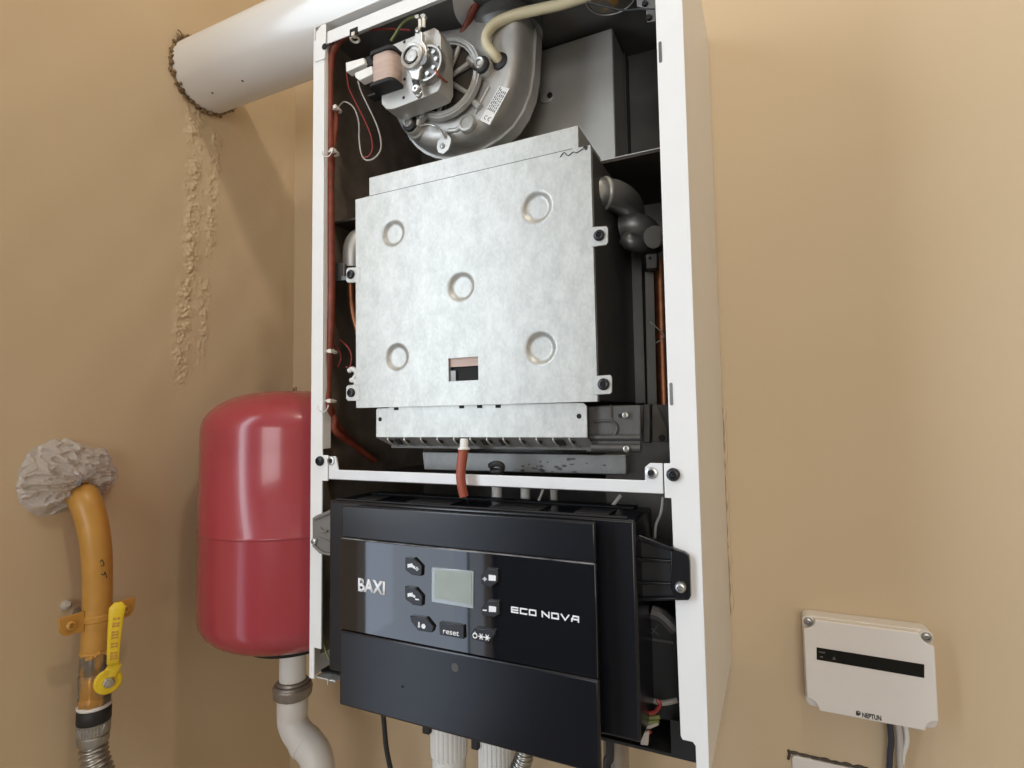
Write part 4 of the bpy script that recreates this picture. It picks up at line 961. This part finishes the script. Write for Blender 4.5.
# ================================================================ BELOW THE BOILER ====================
def ribbed(px, py, yy, r, label):
    p = at(px, py, yy); o = thing('pipe_connector', (p.x, yy, FZ), label, 'pipe')
    bm = B(); n = 144; rows = []
    for z, k in ((.030, 0), (.0295, 1), (-.010, 1), (-.0125, .4), (-.013, -1)):
        rows.append([bm.verts.new((p.x+(r+.0006*k*(1 if (i//2) % 3 else -1))*math.cos(2*PI*i/n), yy+(r+.0006*k*(1 if (i//2) % 3 else -1))*math.sin(2*PI*i/n), p.z+z)) for i in range(n)])
    for a, b in zip(rows, rows[1:]):
        for i in range(n): bm.faces.new((a[i], a[(i+1) % n], b[(i+1) % n], b[i]))
    bm.faces.new(rows[0]); bm.faces.new(rows[-1][::-1]); link('ribbed_nut', bm, 'plastic', o)
    bm = B(); cyl(bm, (p.x, yy, FZ+.001), (p.x, yy, p.z), r*.93, 32); link('pipe_body', bm, 'plastic', o)
    bm = B(); box(bm, p.x-r*1.0, p.x-r*.55, yy-r-.003, yy-r+.005, p.z+.013, .0012); link('black_lug', bm, 'rubber', o, bevel=.001)
    return o
ribbed(449, 740, .055, .0185, 'white ribbed pipe connector under the boiler, beside the black cable')
ribbed(496, 756, .055, .0170, 'white ribbed pipe connector under the boiler, beside the corrugated hose')
p = at(522, 756, .024); bm = B(); corrugated(bm, [(p.x+.006, .024, .0012), (p.x+.002, .024, p.z), (p.x-.008, .024, p.z-.025), (p.x-.014, .024, p.z-.08), (p.x-.014, .024, p.z-.3), (p.x-.014, .024, FZ+.001)], .0076, .0012, .0042)
tag(link('flexible_hose', bm, 'nickel', base=(p.x, .024, FZ), angle=2), 'corrugated metal hose under the boiler between white pipe and flap', 'hose')
q = at(394, 785, .03)
bm = B(); tube(bm, [at(381.5, 700, .03), at(384, 722, .03), at(386, 745, .03), at(389, 762, .03), q, q+Vector((.012, 0, -.06)), q+Vector((.014, 0, -.3)), Vector((q.x, .03, FZ+.001))], .0026, 10)
tag(link('black_cable', bm, 'rubber', base=(q.x, .03, FZ)), 'thin black cable hanging below the control panel', 'cable')
p = at(616, 752, .06)
bm = B(); cyl(bm, (p.x, .06, FZ+.001), (p.x, .06, .0012), .0115, 20); tag(link('inlet_pipe', bm, 'brown_nut', base=(p.x, .06, FZ)), 'grey metal pipe under the boiler, right of the control flap', 'pipe')
p = at(610, 752, .03); q = at(607, 785, .03); bm = B(); tube(bm, [Vector((p.x, .03, .0012)), at(610, 748, .03), at(609.5, 760, .03), q, q+Vector((0, 0, -.2)), Vector((q.x, .03, FZ+.001))], .0036, 10); tag(link('power_cable', bm, 'rubber', base=(p.x, .03, FZ)), 'black cable in front of the grey metal pipe under the boiler', 'cable')

# ================================================================ LEAK CONTROLLER =====================
YN = .198
ctl = thing('leak_controller', (.53, WY, -.035), 'small white control box with dark strip on the right wall', 'control box')
xl, xr = at(803.5, 640, YN).x, at(938, 690, YN).x; zt_, zb_ = at(814, 620, YN).z+.001, at(819, 711.6, YN).z
zt_r = at(926, 637, YN).z; zb_r = at(926, 732, YN).z
dz = zb_-zb_r
def yl(x, z): return z - dz*(x-xl)/(xr-xl)       # the box hangs very slightly askew
def skewed(pts): return [(x, yl(x, z)) for x, z in pts]
bm = B(); prism(bm, skewed(roundrect(xl, xr, zb_, zt_, .006, 5)), YN+.009, WY-.0005); link('body', bm, 'sensor', ctl, bevel=.001)
n_ = .013
lid = []
for cx, cz, a0 in ((xr, zt_, 180), (xl, zt_, 270), (xl, zb_, 0), (xr, zb_, 90)):
    pass
def notch_outline(x0, x1, z0, z1, r, n=6):
    out = []
    for cx, cz, a0, a1 in ((x1, z1, 270, 180), (x0, z1, 360, 270), (x0, z0, 90, 0), (x1, z0, 180, 90)):
        for i in range(n+1):
            a = math.radians(a0+(a1-a0)*i/n); out.append((cx+r*math.cos(a), cz+r*math.sin(a)))
    return out
bm = B(); prism(bm, skewed(notch_outline(xl+.0006, xr-.0006, zb_+.0006, zt_-.0006, .0105)), YN, YN+.012); link('lid', bm, 'sensor', ctl, bevel=.0012, seg=3)
for sx_, sz_ in ((xl+.0052, zt_-.0052), (xr-.0052, zt_-.0052)):
    zz = yl(sx_, sz_); bm = B(); lathe(bm, [(0, .0056), (.003, .0056)], (sx_, YN+.0095, zz), (0, -1, 0), 18); link('screw_post', bm, 'sensor', ctl, bevel=.0006)
    link('screw', screw_mesh((sx_, YN+.0065, zz), .0042, h=.003), 'nickel', ctl)
bm = B(); Q4 = [xz(px, py, YN) for px, py in ((816.6, 647.2), (924.2, 664.4), (924.2, 677.8), (816.6, 659.4))]; prism(bm, Q4, YN-.0004, YN+.0006); link('indicator_window', bm, 'sensor_window', ctl)
bm = B(); pprism(bm, [(819, 651.2), (825, 652.2), (825, 653.6), (819, 652.6)], YN-.0008, YN-.0003)
pprism(bm, [(820, 656), (823, 656.5), (823, 658), (820, 657.5)], YN-.0008, YN-.0003); pprism(bm, [(834, 656.5), (836, 660), (832.2, 659.4)], YN-.0008, YN-.0003); link('indicator_marks', bm, 'dull', ctl)
a = at(862.3, 717.0, YN); b_ = at(881.2, 717, YN)
bm = text_mesh('NEPTUN', a.x, YN-.0003, a.z-.0003, .0048, b_.x-a.x, .03)
for v in bm.verts: v.co.z -= dz*(v.co.x-a.x)/(xr-xl)
link('brand_lettering', bm, 'dark_print', ctl, smooth=False)
bm = B(); c = at(858.3, 712.8, YN-.0002); ring(bm, c, (0, 1, 0), .0016, .0004, 20, 6); pprism(bm, [(855.8, 713.8), (857.5, 711.8), (859, 713.4), (860.8, 712.4), (860.3, 715), (858, 715.8), (856.2, 715)], YN-.0003, YN+.0002); link('brand_emblem', bm, 'dark_print', ctl, smooth=False)
zc_ = at(890, 727, .21).z
for px, r_, m_, lb_ in ((889.5, .0027, 'navy', 'dark cable leaving the bottom of the white control box'), (898, .0030, 'greycable', 'grey cable beside the dark one under the white control box'), (905, .0022, 'plastic', 'thin white cable, outermost of those under the white control box')):
    p = at(px, 722, .214); z2 = at(px, 790, .214).z
    bend = {889.5: -.0012, 898: .0005, 905: -.0035}[px]
    bm = B(); tube(bm, [(p.x, .214, p.z), (p.x+.0008, .215, p.z-.018), (p.x+bend, .2165, p.z-.038), (p.x+bend*2, .217, z2-.02), (p.x+bend*2, .219, z2-.3), (p.x+bend*2, .219, FZ+.001)], r_, 12)
    tag(link('cable', bm, m_, base=(p.x, .214, FZ)), lb_, 'cable')
# flush box at the lower right, with a dark ragged gap round it
p = at(791.5, 753, WY-.002); p2 = at(868, 766, WY-.002)
sb_ = thing('junction_box', (p.x+.03, WY, p.z-.06), 'cream junction box lid set in the wall below the white control box', 'box')
bm = B(); prism(bm, roundrect(p.x, p2.x-.003, p.z-.09, p.z-.0015, .004), WY-.004, WY+.004); link('lid', bm, 'sensor', sb_, bevel=.001)
bm = B(); random.seed(11); x = p.x-.003; pts = []
while x < p2.x+.004: pts.append((x, WY-.0006, p.z-.0002+random.uniform(-.0006, .0008))); x += .004
tube(bm, pts, .0013, 8, 3, rf=lambda t: .0010+.0007*abs(math.sin(t*23)))
tube(bm, [(p.x-.0028, WY-.0006, p.z+.002), (p.x-.0022, WY-.0006, p.z-.003), (p.x-.0036, WY-.0006, p.z-.008)], .0014, 8, 4); link('wall_gap', bm, 'innerbrown', sb_)
# ragged plaster line where the boiler's right side meets the wall
bm = B(); random.seed(5)
z = .0
pts = []
while z < .23: pts.append((W_+.001+random.uniform(0, .0012), WY-.0012, z+.05)); z += .006
tube(bm, pts, .0016, 8, 3, rf=lambda t: .0008+.0016*abs(math.sin(t*31)*math.sin(t*13+1)))
tag(link('plaster_crust', bm, 'wall', base=(W_, WY, .05)), 'thin ragged line of plaster along the boiler\'s right rear edge', 'plaster')

# ================================================================ LIFT, LIGHT, CAMERA =================
for o in list(S.objects):        # thing > part > sub-part, no deeper
    while o.parent and o.parent.parent and o.parent.parent.parent: o.parent = o.parent.parent
for o in S.objects:
    if o.parent is None: o.location.z += LIFT

def light(name, kind, loc, energy, color, **k):
    l = bpy.data.lights.new(name, kind); l.energy = energy; l.color = color
    for a, b in k.items(): setattr(l, a, b)
    o = bpy.data.objects.new(name, l); COL.objects.link(o); o.location = Vector(loc)+Vector((0, 0, LIFT)); return o
for nm, z0_, z1_, en, cl in (('window_sky_light', .09, WZ1-.05, 13.5, (.80, .90, 1.0)), ('window_ground_light', WZ0+.05, .03, 1.9, (.70, .82, 1.0))):
    wl = light(nm, 'AREA', (WX-.075, (WY0+WY1)/2, (z0_+z1_)/2), en, cl, shape='RECTANGLE', size=WY1-WY0-.1, size_y=z1_-z0_)
    wl.rotation_euler = Vector((1, 0, 0)).to_track_quat('-Z', 'Y').to_euler()
light('ceiling_lamp', 'POINT', (.58, -.34, 1.33), 9.8, (1.0, .89, .73), shadow_soft_size=.035)
wl = light('added_fill_light', 'AREA', ((FX0+FX1)/2, -3.19, (FZ0+FZ1)/2), 28, (1.0, .98, .96), shape='RECTANGLE', size=FX1-FX0-.1, size_y=FZ1-FZ0-.1)  # added fill from behind the camera, to lift walls and boiler front
wl.rotation_euler = Vector((0, 1, 0)).to_track_quat('-Z', 'Y').to_euler()

wd = bpy.data.worlds.new('World'); S.world = wd; wd.use_nodes = True
bg = wd.node_tree.nodes['Background']; bg.inputs[0].default_value = (.75, .85, 1, 1); bg.inputs[1].default_value = .6

cd = bpy.data.cameras.new('Camera'); co = bpy.data.objects.new('Camera', cd); COL.objects.link(co); S.camera = co
cd.sensor_fit = 'HORIZONTAL'; cd.sensor_width = 36; cd.lens = 36*F/1024; cd.clip_start = .01
m3 = Matrix((RT, UP, -FW)).transposed(); co.matrix_world = Matrix.Translation(CAM+Vector((0, 0, LIFT))) @ m3.to_4x4()
S.view_settings.view_transform = 'Standard'; S.view_settings.look = 'None'; S.view_settings.gamma = 1; S.view_settings.use_curve_mapping = False
S.view_settings.exposure = 0.0
